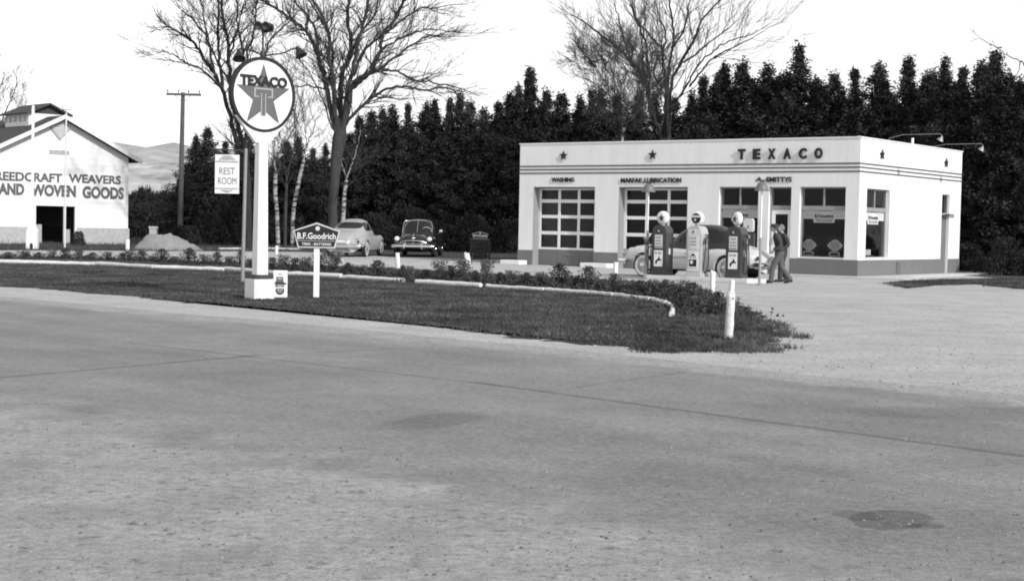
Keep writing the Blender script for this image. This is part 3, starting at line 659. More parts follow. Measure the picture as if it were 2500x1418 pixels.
    b2 = MB(); hp = [(hs*w_,.0,1.22),(x+.04*hs,-.03,1.20),(x+.10*hs,-.10,.95),(x+.14*hs,-.14,.6),(x+.12*hs,-.14,.3),(x+.03*hs,-.14,.12),(x-.02*hs,-.14,.25),(x,-.12,.7),(x+.02*hs,-.09,1.08)]
    b2.tube(smooth_path(hp), .017, 8); b2.build('hose', M['rubber'], t, smooth=True)
    b2 = MB(); b2.box(w_-.018,w_+.006,-.07,.03,.62,.80) ; b2.build('side_plate', M['white'], t)
    return t
def smooth_path(pts, k=6):
    P_ = [Vector(p) for p in pts]; out = []
    for i in range(len(P_)-1):
        p0, p1, p2, p3 = P_[max(i-1,0)], P_[i], P_[i+1], P_[min(i+2,len(P_)-1)]
        for j in range(k):
            t = j/k; out.append(.5*((2*p1)+(-p0+p2)*t+(2*p0-5*p1+4*p2-p3)*t*t+(-p0+3*p1-3*p2+p3)*t**3))
    out.append(P_[-1]); return out
pump(1616, 'dark fuel pump with a star globe nearest the left end of the island', M['pump_dark'], 'dark', -1)
pump(1700, 'pale fuel pump with a dark round globe print between the two dark pumps', M['pump_light'], 'light', 1)
p3 = pump(1797, 'dark fuel pump with a turned star globe at the right end of the island', M['pump_dark'], 'dark', 1)
for ch in list(bpy.data.objects):
    if ch.parent == p3 and ch.name.startswith('globe') and 'collar' not in ch.name: ch.rotation_euler = (0,0,math.radians(-32))
# island lamps
def island_lamp(base, lab, h):
    t = thing('island_lamp', lab, 'lamp post', base, YAW, 'lamp posts at the pump island ends')
    b2 = MB(); b2.lathe([(.09,0),(.09,.02),(.04,.05),(.035,1.30),(.035,1.31)], 12); b2.build('lower_pole', M['metal_grey'], t, smooth=True)
    b2 = MB(); b2.lathe([(.024,1.31),(.024,h-.22)], 12); b2.build('upper_pole', M['white'], t, smooth=True)
    b2 = MB(); z = h-.27; b2.lathe([(.03,z+.25),(.06,z+.24),(.12,z+.20),(.16,z+.12),(.19,z+.03),(.215,z),(.205,z-.003),(.15,z+.10),(.05,z+.2)], 24); b2.build('lamp_shade', M['lampgrey'], t, smooth=True)
    b2 = MB(); b2.lathe([(.02,z+.12),(.045,z+.08),(.05,z+.03),(.02,z-.02)], 12); b2.build('bulb', M['globe'], t, smooth=True)
    b2 = MB()
    for a in (0,90,180,270):
        c, s_ = math.cos(math.radians(a+15)), math.sin(math.radians(a+15))
        b2.tube([(0,0,z+.24),(.10*c,.10*s_,z+.31),(.19*c,.19*s_,z+.27)], [.010,.010,.03], 6)
    b2.build('bracket', M['darkgrey'], t, smooth=True)
island_lamp(ipos(1565), 'slim lamp post with domed shade before the lubrication bay', 2.74)
pr = G(1854,696); island_lamp(pr, 'slim lamp post with domed shade in front of the office door pier', 2.88)
# air and water stand at the left end
aw = thing('air_hose_stand', 'grey stand with a coiled black air hose at the left island end', 'air hose stand', ipos(1567)+V*-.12+U*.06, YAW)
b2 = MB(); b2.box(-.05,.05,-.05,.05,0,1.05); b2.box(-.08,.08,-.07,.07,1.05,1.12); b2.build('post', M['metal_grey'], aw, bevel=.01)
b2 = MB(); b2.tube([(math.cos(k/24*12.57)*(.16)+.20, -.08-.02*(k/24), .62+math.sin(k/24*12.57)*.36-.12) for k in range(25)], .016, 6); b2.build('hose', M['rubber'], aw, smooth=True)
b2 = MB(); b2.lathe([(.06,-.03),(.07,0),(.06,.03)], 12, (.06,-.09,.95), 'y'); b2.build('gauge', M['darkgrey'], aw)
ds = thing('display_stand', 'dark stand topped by a pale rounded panel before the left office window', 'display stand', S2W(10.30,-.35,.0), YAW)
b2 = MB(); b2.box(-.24,.24,-.06,.06,.04,1.42); b2.build('cabinet', M['darkgrey'], ds, bevel=.02)
b2 = MB(); b2.prism_xz([(-.17,1.46),(.17,1.46),(.20,1.52),(.20,1.84),(.14,1.93),(-.14,1.93),(-.20,1.84),(-.20,1.52)], -.05,.05); pn_ = b2.build('panel', M['offwhite'], ds, bevel=.01)
b2 = MB(); b2.prism_xz([(-.05,1.58),(.05,1.58),(.03,1.70),(-.03,1.70)], -.058,-.0505); b2.build('panel_mark', M['trim'], pn_)
b2 = MB(); b2.prism_xz(circ(.07,16,(.02,1.28)), -.075,-.0615); b2.prism_xz(circ(.05,16,(-.06,1.10)), -.075,-.0615); b2.build('round_dial', M['offwhite'], ds)
# ------------------------------------------------------------ cars
def wheel(parent, x, y, r=.345, side=1, ww=True):
    b2 = MB(); b2.lathe([(r-.13,-.085),(r-.05,-.095),(r-.008,-.06),(r,0),(r-.008,.06),(r-.05,.095),(r-.13,.085)], 32, (x,y,r), 'y'); w_ = b2.build('wheel', M['rubber'], parent, smooth=True)
    yo = y+side*.097
    if ww: b2 = MB(); b2.lathe([(r-.125,-.001),(r-.115,.004),(r-.06,.004),(r-.05,-.001)] if side > 0 else [(r-.125,.001),(r-.115,-.004),(r-.06,-.004),(r-.05,.001)], 32, (x,yo,r), 'y'); b2.build('white_band', M['whitewall'], w_)
    b2 = MB(); s_ = side; b2.lathe([(r-.13,-.01*s_),(r-.15,-.03*s_),(.11,-.02*s_),(.10,.005*s_),(.05,.03*s_),(.01,.035*s_)], 24, (x,yo,r), 'y'); b2.build('rim', M['chrome'], w_, smooth=True)
    return w_
def car(name, lab, loc, rotz, paint, roofpaint, dims, ghouse, two_tone_top=True, fog=None):
    """x forward 0 = front bumper line going to -Lc at the rear; y left."""
    t = thing(name, lab, 'car', loc, rotz, None)
    Lc = dims['L']; Wt, hood, fen = dims['W'], dims['hood'], dims['fender']
    N = 64; ring = []; vs, fs = [], []
    for i in range(N+1):
        s_ = i/N; x = Lc*(.5-.5*math.cos(math.pi*s_))*.35 + Lc*s_*.65
        w_ = lerp_table(Wt, x); h = lerp_table(hood, x); f_ = lerp_table(fen, x); zb = lerp_table(dims['bottom'], x)
        side = [(0,h),(.25*w_,h-.005),(.42*w_,h-.02),(.54*w_,h-.07*(h>f_)-.01),(.64*w_,min(h,f_)-.06),(.74*w_,f_-.02),(.83*w_,f_),(.91*w_,f_-.03),(.97*w_,f_-.10),(w_,f_-.22),(w_*1.0,f_-.34),(w_*.985,zb+.12),(w_*.95,zb+.03),(w_*.88,zb)]
        pts = [(-x, y, z) for y, z in side]; pts += [(-x, -y, z) for y, z in reversed(side[1:])]
        vs += pts; ring.append(len(pts))
    n = ring[0]
    for i in range(N):
        for j in range(n): fs.append((i*n+j, i*n+(j+1)%n, (i+1)*n+(j+1)%n, (i+1)*n+j))
    fs.append(tuple(range(n-1,-1,-1))); fs.append(tuple(N*n+j for j in range(n)))
    b2 = MB(); b2.add(vs, fs); body = b2.build('body', paint, t, smooth=True)
    # wheel arches cut by boolean
    cut = MB()
    for x in dims['axles']:
        r = dims.get('arch', .40)
        cut.lathe([(r,-1.2),(r,-.52)], 28, (-x,0,.34), 'y'); cut.lathe([(r,.52),(r,1.2)], 28, (-x,0,.34), 'y')
    if dims.get('skirt'): pass
    co = cut.build('cutter', M['black'], t)
    mod = body.modifiers.new('b', 'BOOLEAN'); mod.operation = 'DIFFERENCE'; mod.object = co; mod.solver = 'EXACT'
    dg = bpy.context.evaluated_depsgraph_get(); dg.update()
    nm = bpy.data.meshes.new_from_object(body.evaluated_get(dg)); body.modifiers.clear()
    if len(nm.polygons) > 200: body.data = nm; nm.materials.clear(); nm.materials.append(paint)
    bpy.data.objects.remove(co)
    for p_ in body.data.polygons: p_.use_smooth = True
    try: body.data.set_sharp_from_angle(angle=math.radians(38))
    except Exception: pass
    # underbody
    b2 = MB(); b2.box(-Lc+.12,-.4,-.56,.56,.22,.53); b2.build('underbody', M['black'], t)
    # greenhouse
    gx0, gx1 = ghouse['base']; rx0, rx1 = ghouse['roof']; gw, rw = ghouse['w']; zb_, zr = ghouse['z']; e = ghouse.get('e', 3.2)
    NT, NZ = 400, 84; G_ = []; pp = ghouse.get('p', 2.7); VV = []
    for k in range(NZ+1):
        v = math.sin(math.pi/2*(k/NZ)**.93); v = min(v, 1.0); VV.append(v); z = zb_+(zr-zb_)*v; shr = max(0.0, 1-v**pp)**(1/pp)
        fx = gx0+(rx0-gx0)*v; bx_ = gx1+(rx1-gx1)*v; ww_ = gw+(rw-gw)*v; cx_ = (fx+bx_)/2; hx = (bx_-fx)/2; row = []
        for j in range(NT):
            th = 2*math.pi*j/NT; c, s_ = math.cos(th), math.sin(th); den = (abs(c)**e+abs(s_)**e)**(-1/e)
            row.append((-(cx_ - hx*den*c*shr), ww_*den*s_*shr, z))
        G_.append(row)
    allv = [p for r_2 in G_ for p in r_2]
    buckets = {'solid': [], 'f': [], 'r': [], 'sl': [], 'sr': []}
    se = lambda a, b: abs(a)**4+abs(b)**4 < 1
    for k in range(NZ):
        for j in range(NT):
            quad_ = (k*NT+j, k*NT+(j+1)%NT, (k+1)*NT+(j+1)%NT, (k+1)*NT+j)
            cx_, cy_, cz_ = [sum(allv[i][q] for i in quad_)/4 for q in range(3)]
            th = 2*math.pi*(j+.5)/NT; key = 'solid'; ca, sa = math.cos(th), math.sin(th); zz = cz_
            f0, f1, fw = ghouse['wf']; r0, r1, rw_ = ghouse['wr']; s0, s1 = ghouse['ws']
            if ca > 0 and se(cy_/fw, (zz-(f0+f1)/2)/((f1-f0)/2)) and abs(sa) < .93: key = 'f' if abs(cy_) > .012 else 'solid'
            elif ca < 0 and se(cy_/rw_, (zz-(r0+r1)/2)/((r1-r0)/2)) and abs(sa) < .93: key = 'r'
            elif abs(cy_) > gw*.60:
                xx = -cx_
                for (a0, a1, sl0, sl1) in ghouse['sides']:
                    u = (zz-s0)/(s1-s0); A0, A1 = a0+sl0*u, a1+sl1*u
                    if A1 > A0 and abs((xx-(A0+A1)/2)/((A1-A0)/2))**6+abs((zz-(s0+s1)/2)/((s1-s0)/2))**6 < 1: key = 'sl' if cy_ > 0 else 'sr'
            buckets[key].append(quad_)
    def sub(fl, name, m, parent, sink=0, smooth=True):
        if not fl: return None
        used = sorted({i for f_ in fl for i in f_}); mp_ = {a: b3 for b3, a in enumerate(used)}
        cxm = (-(gx0+gx1)/2)
        vv = [(cxm+(allv[i][0]-cxm)*(1-sink), allv[i][1]*(1-sink*1.5), allv[i][2]) for i in used]
        b3 = MB(); b3.add(vv, [tuple(mp_[i] for i in f_) for f_ in fl]); return b3.build(name, m, parent, smooth=smooth)
    sub(buckets['solid'], 'roof', roofpaint, t)
    sub(buckets['f'], 'windshield', M['carglass'], t, .012); sub(buckets['r'], 'rear_window', M['carglass'], t, .012)
    sub(buckets['sl'], 'side_window', M['carglass'], t, .012); sub(buckets['sr'], 'side_window', M['carglass'], t, .012)
    # wheels
    for x in dims['axles']:
        for s_ in (-1,1): wheel(t, -x, s_*dims['track'], side=s_, ww=dims.get('ww', True))
    # bumpers
    def bumper(xc, dirx, z, wid, hh=.075, wrap=.30):
        pts = []
        for k in range(-10, 11):
            y = wid*k/10; q = abs(k/10); xx = xc - dirx*(.06*q*q) - dirx*(wrap*max(0,(q-.86)/.14)**1.5 if q > .86 else 0)
            if q > .86: y = math.copysign(wid*(.86+.14*math.sin((q-.86)/.14*math.pi/2)), k)
            pts.append((xx, y))
        b3 = MB(); vs2 = []
        for xx, y in pts:
            for dz, dx_ in ((-hh,0),(-hh*.6,.03),(0,.045),(hh*.6,.03),(hh,0),(hh*.7,-.02),(-hh*.7,-.02)): vs2.append((xx+dirx*dx_, y, z+dz))
        n2 = 7; fs2 = [(i*n2+j, i*n2+(j+1)%n2, (i+1)*n2+(j+1)%n2, (i+1)*n2+j) for i in range(len(pts)-1) for j in range(n2)]
        fs2 += [tuple(range(n2)), tuple((len(pts)-1)*n2+j for j in range(n2-1,-1,-1))]
        b3.add(vs2, fs2); bo = b3.build('bumper', M['chrome'], t, smooth=True)
        b3 = MB()
        for y in (-.36,.36): b3.box(xc+dirx*.03 if dirx > 0 else xc-.08, xc+.08 if dirx > 0 else xc-.03, y-.03, y+.03, z-.11, z+.14)
        b3.build('bumper_guard', M['chrome'], bo, bevel=.02)
    bw_ = dims['bump']; bumper(.06, 1, .46, bw_); bumper(-Lc-.06, -1, .46, bw_)
    # head lamps
    hx, hy_, hz_ = dims['lamp']
    for s_ in (-1,1):
        b3 = MB(); b3.lathe([(.105,-.06),(.11,.0),(.10,.025),(.085,.03)], 20, (-hx, s_*hy_, hz_), 'x'); ho = b3.build('headlight', M['chrome'], t, smooth=True)
        b3 = MB(); b3.lathe([(.088,.028),(.07,.05),(.03,.062),(.005,.065)], 20, (-hx, s_*hy_, hz_), 'x'); b3.build('lens', M['globe'], ho, smooth=True)
        tx, ty, tz = dims['tail']
        b3 = MB(); b3.lathe([(.05,.03),(.055,0),(.045,-.035),(.02,-.045)], 14, (-tx, s_*ty, tz), 'x'); b3.build('tail_light', M['darkgrey'], t, smooth=True)
    # plates
    b3 = MB(); b3.box(-Lc-.03,-Lc+.015,-.17,.17,.60,.72) if dims.get('plate', True) else None
    if dims.get('plate', True): b3.build('licence_plate', M['offwhite'], t)
    return t
dimA = dict(L=4.95, W=[(0,.40),(.10,.66),(.35,.80),(.8,.88),(1.6,.89),(3.4,.90),(4.2,.88),(4.6,.80),(4.85,.62),(4.95,.40)],
    hood=[(0,.66),(.10,.80),(.35,.93),(.8,.99),(1.5,1.03),(3.6,1.04),(4.0,1.01),(4.5,.90),(4.8,.72),(4.95,.58)],
    fender=[(0,.62),(.12,.80),(.35,.87),(.9,.90),(1.6,.88),(3.0,.88),(3.5,.90),(4.0,.88),(4.5,.80),(4.8,.68),(4.95,.56)],
    bottom=[(0,.54),(.45,.46),(.9,.27),(4.0,.27),(4.22,.46),(4.95,.55)], axles=(.92,3.82), track=.76, bump=.90, lamp=(.10,.66,.72), tail=(4.80,.70,.66))
ghA = dict(base=(1.38,4.25), roof=(1.95,3.55), w=(.80,.66), z=(.78,1.60), e=3.0, p=3.0, wf=(1.06,1.49,.66), wr=(1.10,1.42,.50), ws=(1.06,1.46), sides=[(1.62,2.04,.38,.0),(2.10,2.86,.0,.0),(2.92,3.85,.0,-.45)])
# car at the pumps: front wheel and rear wheel ground points
wf_ = G(1573,676); cdir = U
fpos = wf_ - U*.92 + V*.76     # nose centre
hd = math.atan2(-U.y, -U.x)    # facing -U
c1 = car('car', 'light grey two-tone car with dark roof standing behind the fuel pumps', fpos+Vector((0,0,.0)), hd, M['light_car'], M['dark_roof'], dimA, ghA)
c1.scale = (1,1,1.04)
b3 = MB(); b3.box(-3.3,-.6,.905,.915,.64,.66); b3.build('side_trim', M['chrome'], c1)
b3 = MB(); b3.tube([(-2.72,.91,.86),(-2.72,.935,.86),(-2.6,.935,.86),(-2.6,.91,.86)], .01, 6); b3.build('door_handle', M['chrome'], c1)
b3 = MB(); b3.box(.0,.05,-.5,.5,.60,.64); b3.box(.0,.05,-.5,.5,.70,.74); b3.build('grille', M['chrome'], c1, bevel=.01)
# light sedan seen from behind
dimB = dict(dimA); dimB['hood'] = [(0,.66),(.10,.80),(.35,.95),(.8,1.02),(1.5,1.06),(3.4,1.14),(3.9,1.15),(4.35,1.07),(4.7,.92),(4.88,.76),(4.95,.60)]
dimB['fender'] = [(0,.62),(.12,.82),(.35,.90),(.9,.92),(1.6,.88),(2.9,.86),(3.4,.92),(3.9,.92),(4.4,.84),(4.75,.68),(4.95,.52)]
dimB['plate'] = True
ghB = dict(base=(1.30,4.70), roof=(1.95,3.25), w=(.82,.72), z=(.78,1.62), e=2.9, p=3.1, wf=(1.10,1.50,.66), wr=(1.20,1.47,.56), ws=(1.12,1.48), sides=[(1.70,2.66,.32,.0),(2.74,3.62,.0,-.35)])
hB = math.atan2(1, .13); rear = G(838,627)
posB = rear + Vector((math.cos(hB), math.sin(hB), 0))*4.75
c2 = car('car', 'light grey sedan parked with its rounded rear towards the road', posB, hB, M['light_car2'], M['light_car2'], dimB, ghB)
c2.scale = (1.04,)*3; c3_scale = 1.08
b3 = MB(); b3.box(-4.90,-4.82,-.22,.22,.745,.765); b3.build('trunk_handle', M['chrome'], c2)
# dark sedan seen from the front
dimC = dict(dimA); dimC['axles'] = (.85,3.75); dimC['lamp'] = (.02,.66,.78); dimC['ww'] = False; dimC['bump'] = .92
ghC = dict(base=(1.35,4.35), roof=(1.95,3.5), w=(.80,.68), z=(.78,1.64), e=3.0, p=3.2, wf=(1.05,1.52,.66), wr=(1.10,1.42,.5), ws=(1.08,1.50), sides=[(1.65,2.66,.40,.0),(2.74,3.9,.0,-.5)])
hC = math.atan2(-1, -.045); fr = G(1008,628)
c3 = car('car', 'glossy dark sedan parked nose to the road showing its chrome grille', fr, hC, M['dark_car'], M['dark_car'], dimC, ghC)
c3.scale = (c3_scale,1.12,1.06)
b3 = MB(); b3.tube(smooth_path([(.02,-.52,.62),(.07,-.30,.685),(.09,0,.70),(.07,.30,.685),(.02,.52,.62)]), .030, 8); b3.tube([(.04,-.62,.575),(.09,0,.575),(.04,.62,.575)], .018, 8)
b3.tube([(.04,-.56,.52),(.09,0,.52),(.04,.56,.52)], .014, 8)
for y in (-.3,0,.3): b3.box(.05,.08,y-.01,y+.01,.52,.66)
b3.build('grille', M['chrome'], c3, smooth=True)
b3 = MB(); b3.tube([(-.9,0,1.02),(-.35,0,.99),(.0,0,.90)], [.01,.02,.03], 8); b3.lathe([(.05,0),(.06,.02),(.02,.04)], 12, (.0,0,.80), 'x'); b3.build('hood_ornament', M['chrome'], c3, smooth=True)
b3 = MB(); b3.lathe([(.03,-.05),(.07,-.03),(.075,.0),(.01,.02)], 14, (-1.55,.98,1.12), 'x'); b3.tube([(-1.55,.86,1.02),(-1.55,.96,1.10)], .012, 6); b3.build('side_mirror', M['chrome'], c3, smooth=True)
b3 = MB(); ring_ = [(-1.78+.16*math.sin(a)*.4, .36+.19*math.cos(a), 1.14+.15*math.sin(a)) for a in [k/20*6.283 for k in range(21)]]; b3.tube(ring_, .012, 6, cap=False); b3.build('steering_wheel', M['offwhite'], c3, smooth=True)
b3 = MB(); b3.tube(smooth_path([(-1.50,-.62,1.06),(-1.80,-.56,1.50),(-1.90,-.35,1.57),(-1.93,0,1.59),(-1.90,.35,1.57),(-1.80,.56,1.50),(-1.50,.62,1.06)]), .012, 6); b3.tube([(-1.42,0,1.06),(-1.90,0,1.56)], .014, 6); b3.build('windshield_trim', M['chrome'], c3, smooth=True)
# ------------------------------------------------------------ tyre rack with small sign
rk = thing('tyre_rack', 'dark slatted drum rack topped by a small five-sided sign left of the station', 'display rack', G(1172,634), math.radians(-5))
b3 = MB(); b3.box(-.42,.42,-.3,.3,0,.06); b3.box(-.42,.42,-.3,.3,.86,.92)
for k in range(12): b3.box(-.42+k*.0745,-.42+k*.0745+.022,-.30,-.27,.06,.86); b3.box(-.42+k*.0745,-.42+k*.0745+.022,.27,.30,.06,.86)
for k in range(8): b3.box(-.42,-.40,-.27+k*.07,-.25+k*.07,.06,.86); b3.box(.40,.42,-.27+k*.07,-.25+k*.07,.06,.86)
b3.build('frame', M['darkgrey'], rk)
for k in range(4):
    b3 = MB(); b3.lathe([(.19,-.07),(.30,-.08),(.34,-.04),(.34,.04),(.30,.08),(.19,.07)], 24, (0,0,.16+.19*k)); b3.build('tyre', M['rubber'], rk, smooth=True)
def goodrich(parent, w_, h_, z0, two=True, y=0):
    s_ = w_/.92; poly = lambda k: [(-.36*w_*k,z0+h_*(1-k)*.5),(.36*w_*k,z0+h_*(1-k)*.5),(.5*w_*k,z0+h_*.64*k+h_*(1-k)*.4),(0,z0+h_*(1-(1-k)*.6)),(-.5*w_*k,z0+h_*.64*k+h_*(1-k)*.4)]
    P0 = [(-.40*w_,z0),(.40*w_,z0),(.5*w_,z0+h_*.68),(0,z0+h_),(-.5*w_,z0+h_*.68)]
    inn = .013*s_/.6 if two else .018
    cz = z0+h_*.45; P1 = [(x*(1-inn*2.4/w_), cz+(z-cz)*(1-inn*2.6/h_)) for x, z in P0]
    b3 = MB(); b3.prism_xz(P0, y-.02, y+.02); so_ = b3.build('sign_frame', M['offwhite'], parent)
    b3 = MB(); b3.prism_xz(P1, y-.026, y-.0205); pn = b3.build('sign_panel', M['letter'], parent)
    return so_, pn
rs_, rp = goodrich(rk, .72, .30, .93, False, -.1)
text('B.F.Goodrich', 'sign_lettering', M['white'], rp, (0,-.128,1.055), w=.60, h=.09, depth=.003, bold=.05)
b3 = MB(); b3.prism_xz(circ(.035,14,(0,1.155)), -.130,-.1265); b3.build('round_emblem', M['white'], rp)
# ------------------------------------------------------------ barn
BU = Vector((.73,.683,0)).normalized(); BV = Vector((-BU.y, BU.x, 0)); BYAW = math.atan2(BU.y, BU.x)
BR = G(312,597)
def bp(px, py): 
    p = on_plane(px, py, BR, BV); return (p-BR).dot(BU), p.z
ax, az = bp(150,284); ex, ez = bp(325,388)
hwid = -ax; BW = 2*hwid; BO = BR - BU*BW
eave_slope = (az-ez)/(ex-ax); wz = az - .12 - eave_slope*hwid
barn = thing('barn', 'white gabled barn with painted lettering across its front and a roof cupola', 'barn', BO, BYAW)
def bl(px, py): x, z = bp(px, py); return x+BW, z
d0 = bl(88,502); d1 = bl(187,598); BLn = 24.0
ft = bl(200,556)[1]
b3 = MB(); T = .2
def gable(y0, y1, hole):
    xs = [0, hole[0], hole[1], BW] if hole else [0, BW]
    apex = (hwid, az-.12)
    def top(x): return wz + (az-.12-wz)*(1-abs(x-hwid)/hwid)
    xs2 = sorted(set(xs+[hwid]))
    for a, c in zip(xs2, xs2[1:]):
        z0 = hole[2] if hole and hole[0]-1e-6 <= a and c <= hole[1]+1e-6 else ft
        b3.add([(a,y0,z0),(c,y0,z0),(c,y0,top(c)),(a,y0,top(a)),(a,y1,z0),(c,y1,z0),(c,y1,top(c)),(a,y1,top(a))], [(0,1,2,3),(7,6,5,4),(0,4,5,1),(3,2,6,7)])
    if hole: 
        b3.quad((hole[0],y0,ft),(hole[0],y1,ft),(hole[0],y1,hole[2]),(hole[0],y0,hole[2])); b3.quad((hole[1],y0,ft),(hole[1],y1,ft),(hole[1],y1,hole[2]),(hole[1],y0,hole[2]))
gable(0, T, (d0[0], d1[0], d0[1])); gable(BLn-T, BLn, None)
b3.box(0,T,T,BLn-T,ft,wz); b3.box(BW-T,BW,T,BLn-T,ft,wz); b3.build('wall', M['barn'], barn)
# clapboard shadow lines as thin boards
b3 = MB(); z = ft+.25
while z < wz:
    for a, c in ((0, d0[0] if z < d0[1] else BW), (d1[0], BW)) if z < d0[1] else ((0,BW),): b3.box(a, c, -.012, -.001, z, z+.025)
    z += .30
b3.build('clapboard', M['barn'], barn)
b3 = MB()
for a, c in ((-.06, d0[0]), (d1[0], BW+.06)): b3.box(a,c,-.06,T,0,ft-.001)
b3.box(-.06,T,T,BLn,0,ft-.001); b3.box(BW-T,BW+.06,T,BLn,0,ft-.001); b3.build('foundation', M['conc_dark'], barn)
b3 = MB(); o_ = .45; sl = (az-.12-wz)/hwid
for sg in (-1,1):
    ex_ = hwid+sg*(hwid+.55); ez_ = az-.1-sl*(hwid+.55)
    vs = [(hwid,-o_,az-.1),(ex_,-o_,ez_),(ex_,BLn+o_,ez_),(hwid,BLn+o_,az-.1)]
    b3.add(vs+[(x,y,z+.14) for x,y,z in vs], [(0,1,2,3),(7,6,5,4),(0,4,5,1),(1,5,6,2),(2,6,7,3),(3,7,4,0)])
roof = b3.build('roof', M['shingle'], barn)
b3 = MB()
for sg in (-1,1):
    ex_ = hwid+sg*(hwid+.60); ez_ = az-.1-sl*(hwid+.60)
    vs = [(hwid,-o_-.06,az-.16),(ex_,-o_-.06,ez_-.06),(ex_,-o_-.01,ez_-.06),(hwid,-o_-.01,az-.16)]
    b3.add(vs+[(x,y,z+.24) for x,y,z in vs], [(0,1,2,3),(7,6,5,4),(0,4,5,1),(1,5,6,2),(2,6,7,3),(3,7,4,0)])
b3.build('rake_board', M['barn'], roof)
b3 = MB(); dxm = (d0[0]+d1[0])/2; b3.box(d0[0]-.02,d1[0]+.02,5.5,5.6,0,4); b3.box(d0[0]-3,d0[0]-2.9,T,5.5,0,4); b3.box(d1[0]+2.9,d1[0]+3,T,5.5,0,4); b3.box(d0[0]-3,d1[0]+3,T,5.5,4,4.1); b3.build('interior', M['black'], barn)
b3 = MB(); mx = bl(158,550)[0]; b3.box(mx-.05,mx+.05,.02,.12,0,d0[1]); b3.box(d1[0]-.12,d1[0]-.001,-.02,.1,ft*.3,d0[1]); b3.box(d0[0],d1[0],-.03,-.002,d0[1],d0[1]+.12); b3.build('door_frame', M['barn'], barn)
for (xa, xb, ya, nm_) in ((88,107,548,'half_door'),(160,176,560,'half_door')):
    pa, pb = bl(xa,ya), bl(xb,ya); b3 = MB(); b3.box(pa[0]+.03,pb[0],.25,.31,.05,pa[1]); b3.build(nm_, M['faded'], barn)
# diamond louvre, faded board
cx_, cz_ = bl(146,313); r_ = .62
b3 = MB(); b3.prism_xz([(cx_-r_,cz_),(cx_,cz_-r_*1.1),(cx_+r_,cz_),(cx_,cz_+r_*1.1)], -.06,-.015); lv = b3.build('diamond_vent', M['faded'], barn)
b3 = MB()
for k in range(-5,6):
    hw_ = r_*(1-abs(k)/6)*.85; b3.box(cx_-hw_,cx_+hw_,-.09,-.061,cz_+k*.1-.02,cz_+k*.1+.02)
b3.build('slats', M['barn'], lv)
def barn_word(s, x0, x1, yt, yb, xm=None, m=M['letterfade'], bold=.035):
    a = bl(x0,(yt+yb)/2); c = bl(x1,(yt+yb)/2); xm = (x0+x1)/2; t_ = bl(xm,yt)[1]; bo_ = bl(xm,yb)[1]
    z = (t_+bo_)/2
    text(s, 'painted_lettering', m, barn, ((a[0]+c[0])/2,-.018,z), w=c[0]-a[0], h=t_-bo_, depth=.008, bold=bold)
barn_word('REEDCRAFT', -12, 151, 421, 443.5); barn_word('WEAVERS', 167, 295, 427, 448.5)
barn_word('HAND', -22, 59, 447, 476, bold=.05); barn_word('WOVEN', 75, 185, 451, 480.5, bold=.05); barn_word('GOODS', 201, 302, 456, 486, bold=.05)
barn_word('GIFTS', 121, 168, 367, 377, m=M['faded'], bold=.05) if False else None
a = bl(120,366); c = bl(168,378); b3 = MB(); b3.box(a[0],c[0],-.03,-.013,c[1],a[1]); b3.build('faded_board', M['faded'], barn)
# cupola
cup = MB(); cq = on_plane(88, 292, BO+BU*hwid, BU); cy_ = (cq-BO).dot(BV); cy_ = max(3.0, min(cy_, 16)) 
cs = 1.15; cb = az-.9; ctop = az+.18
cup.box(hwid-cs,hwid+cs,cy_-cs*1.3,cy_+cs*1.3,cb,ctop); cu_ = cup.build('cupola', M['barn'], barn)
b3 = MB(); pk = ctop+.52
for sg in (-1,1):
    ex_, ez_ = hwid+sg*(cs+.22), ctop-.08
    vs = [(hwid,cy_-cs*1.3-.3,pk),(ex_,cy_-cs*1.3-.3,ez_),(ex_,cy_+cs*1.3+.3,ez_),(hwid,cy_+cs*1.3+.3,pk)]
    b3.add(vs+[(x,y,z+.10) for x,y,z in vs], [(0,1,2,3),(7,6,5,4),(0,4,5,1),(1,5,6,2),(2,6,7,3),(3,7,4,0)])
b3.add([(hwid-cs,cy_-cs*1.3+.01,ctop),(hwid+cs,cy_-cs*1.3+.01,ctop),(hwid,cy_-cs*1.3+.01,pk)], [(0,1,2)])
b3.build('cupola_roof', M['shingle'], cu_)
b3 = MB()
for k in range(5): b3.box(hwid-cs-.02,hwid-cs-.001,cy_-cs*1.1+k*.62,cy_-cs*1.1+k*.62+.4,ctop-.45,ctop-.15)
b3.build('louvre', M['faded'], cu_)
# poles before the barn
wp = thing('sign_post', 'tall white post on a broad bottle-shaped base in front of the barn', 'post', G(79,608), 0)
p_ = 1/53.0; b3 = MB(); b3.box(-13.5*p_,13.5*p_,-.16,.16,.0,.62); b3.prism_xz([(-13.5*p_,.62),(13.5*p_,.62),(13.5*p_,.85),(6*p_,1.08),(-6*p_,1.08),(-13.5*p_,.85)], -.16,.16)
b3.build('base', M['white'], wp, bevel=.02)
b3 = MB(); b3.prism_xz([(-.07,.0),(.07,.0),(.07,.2),(.04,.27),(-.04,.27),(-.07,.2)], -.168,-.161); b3.build('opening', M['black'], wp)
b3 = MB(); b3.box(-.055,.055,-.05,.05,1.081,6.5); b3.lathe([(.06,6.5),(.07,6.56),(.03,6.62)], 12); b3.build('pole', M['white'], wp, bevel=.01)
fp_ = thing('floodlight_pole', 'thin pale pole with a round lamp on top before the barn doorway', 'lamp post', G(158,610), 0)
b3 = MB(); b3.tube([(0,0,0),(.03,0,6.3)], [.045,.035], 10); b3.build('pole', M['offwhite'], fp_, smooth=True)
b3 = MB(); b3.lathe([(.05,6.62),(.16,6.58),(.24,6.45),(.25,6.42),(.22,6.42),(.1,6.5)], 18); b3.build('lamp_shade', M['offwhite'], fp_, smooth=True)
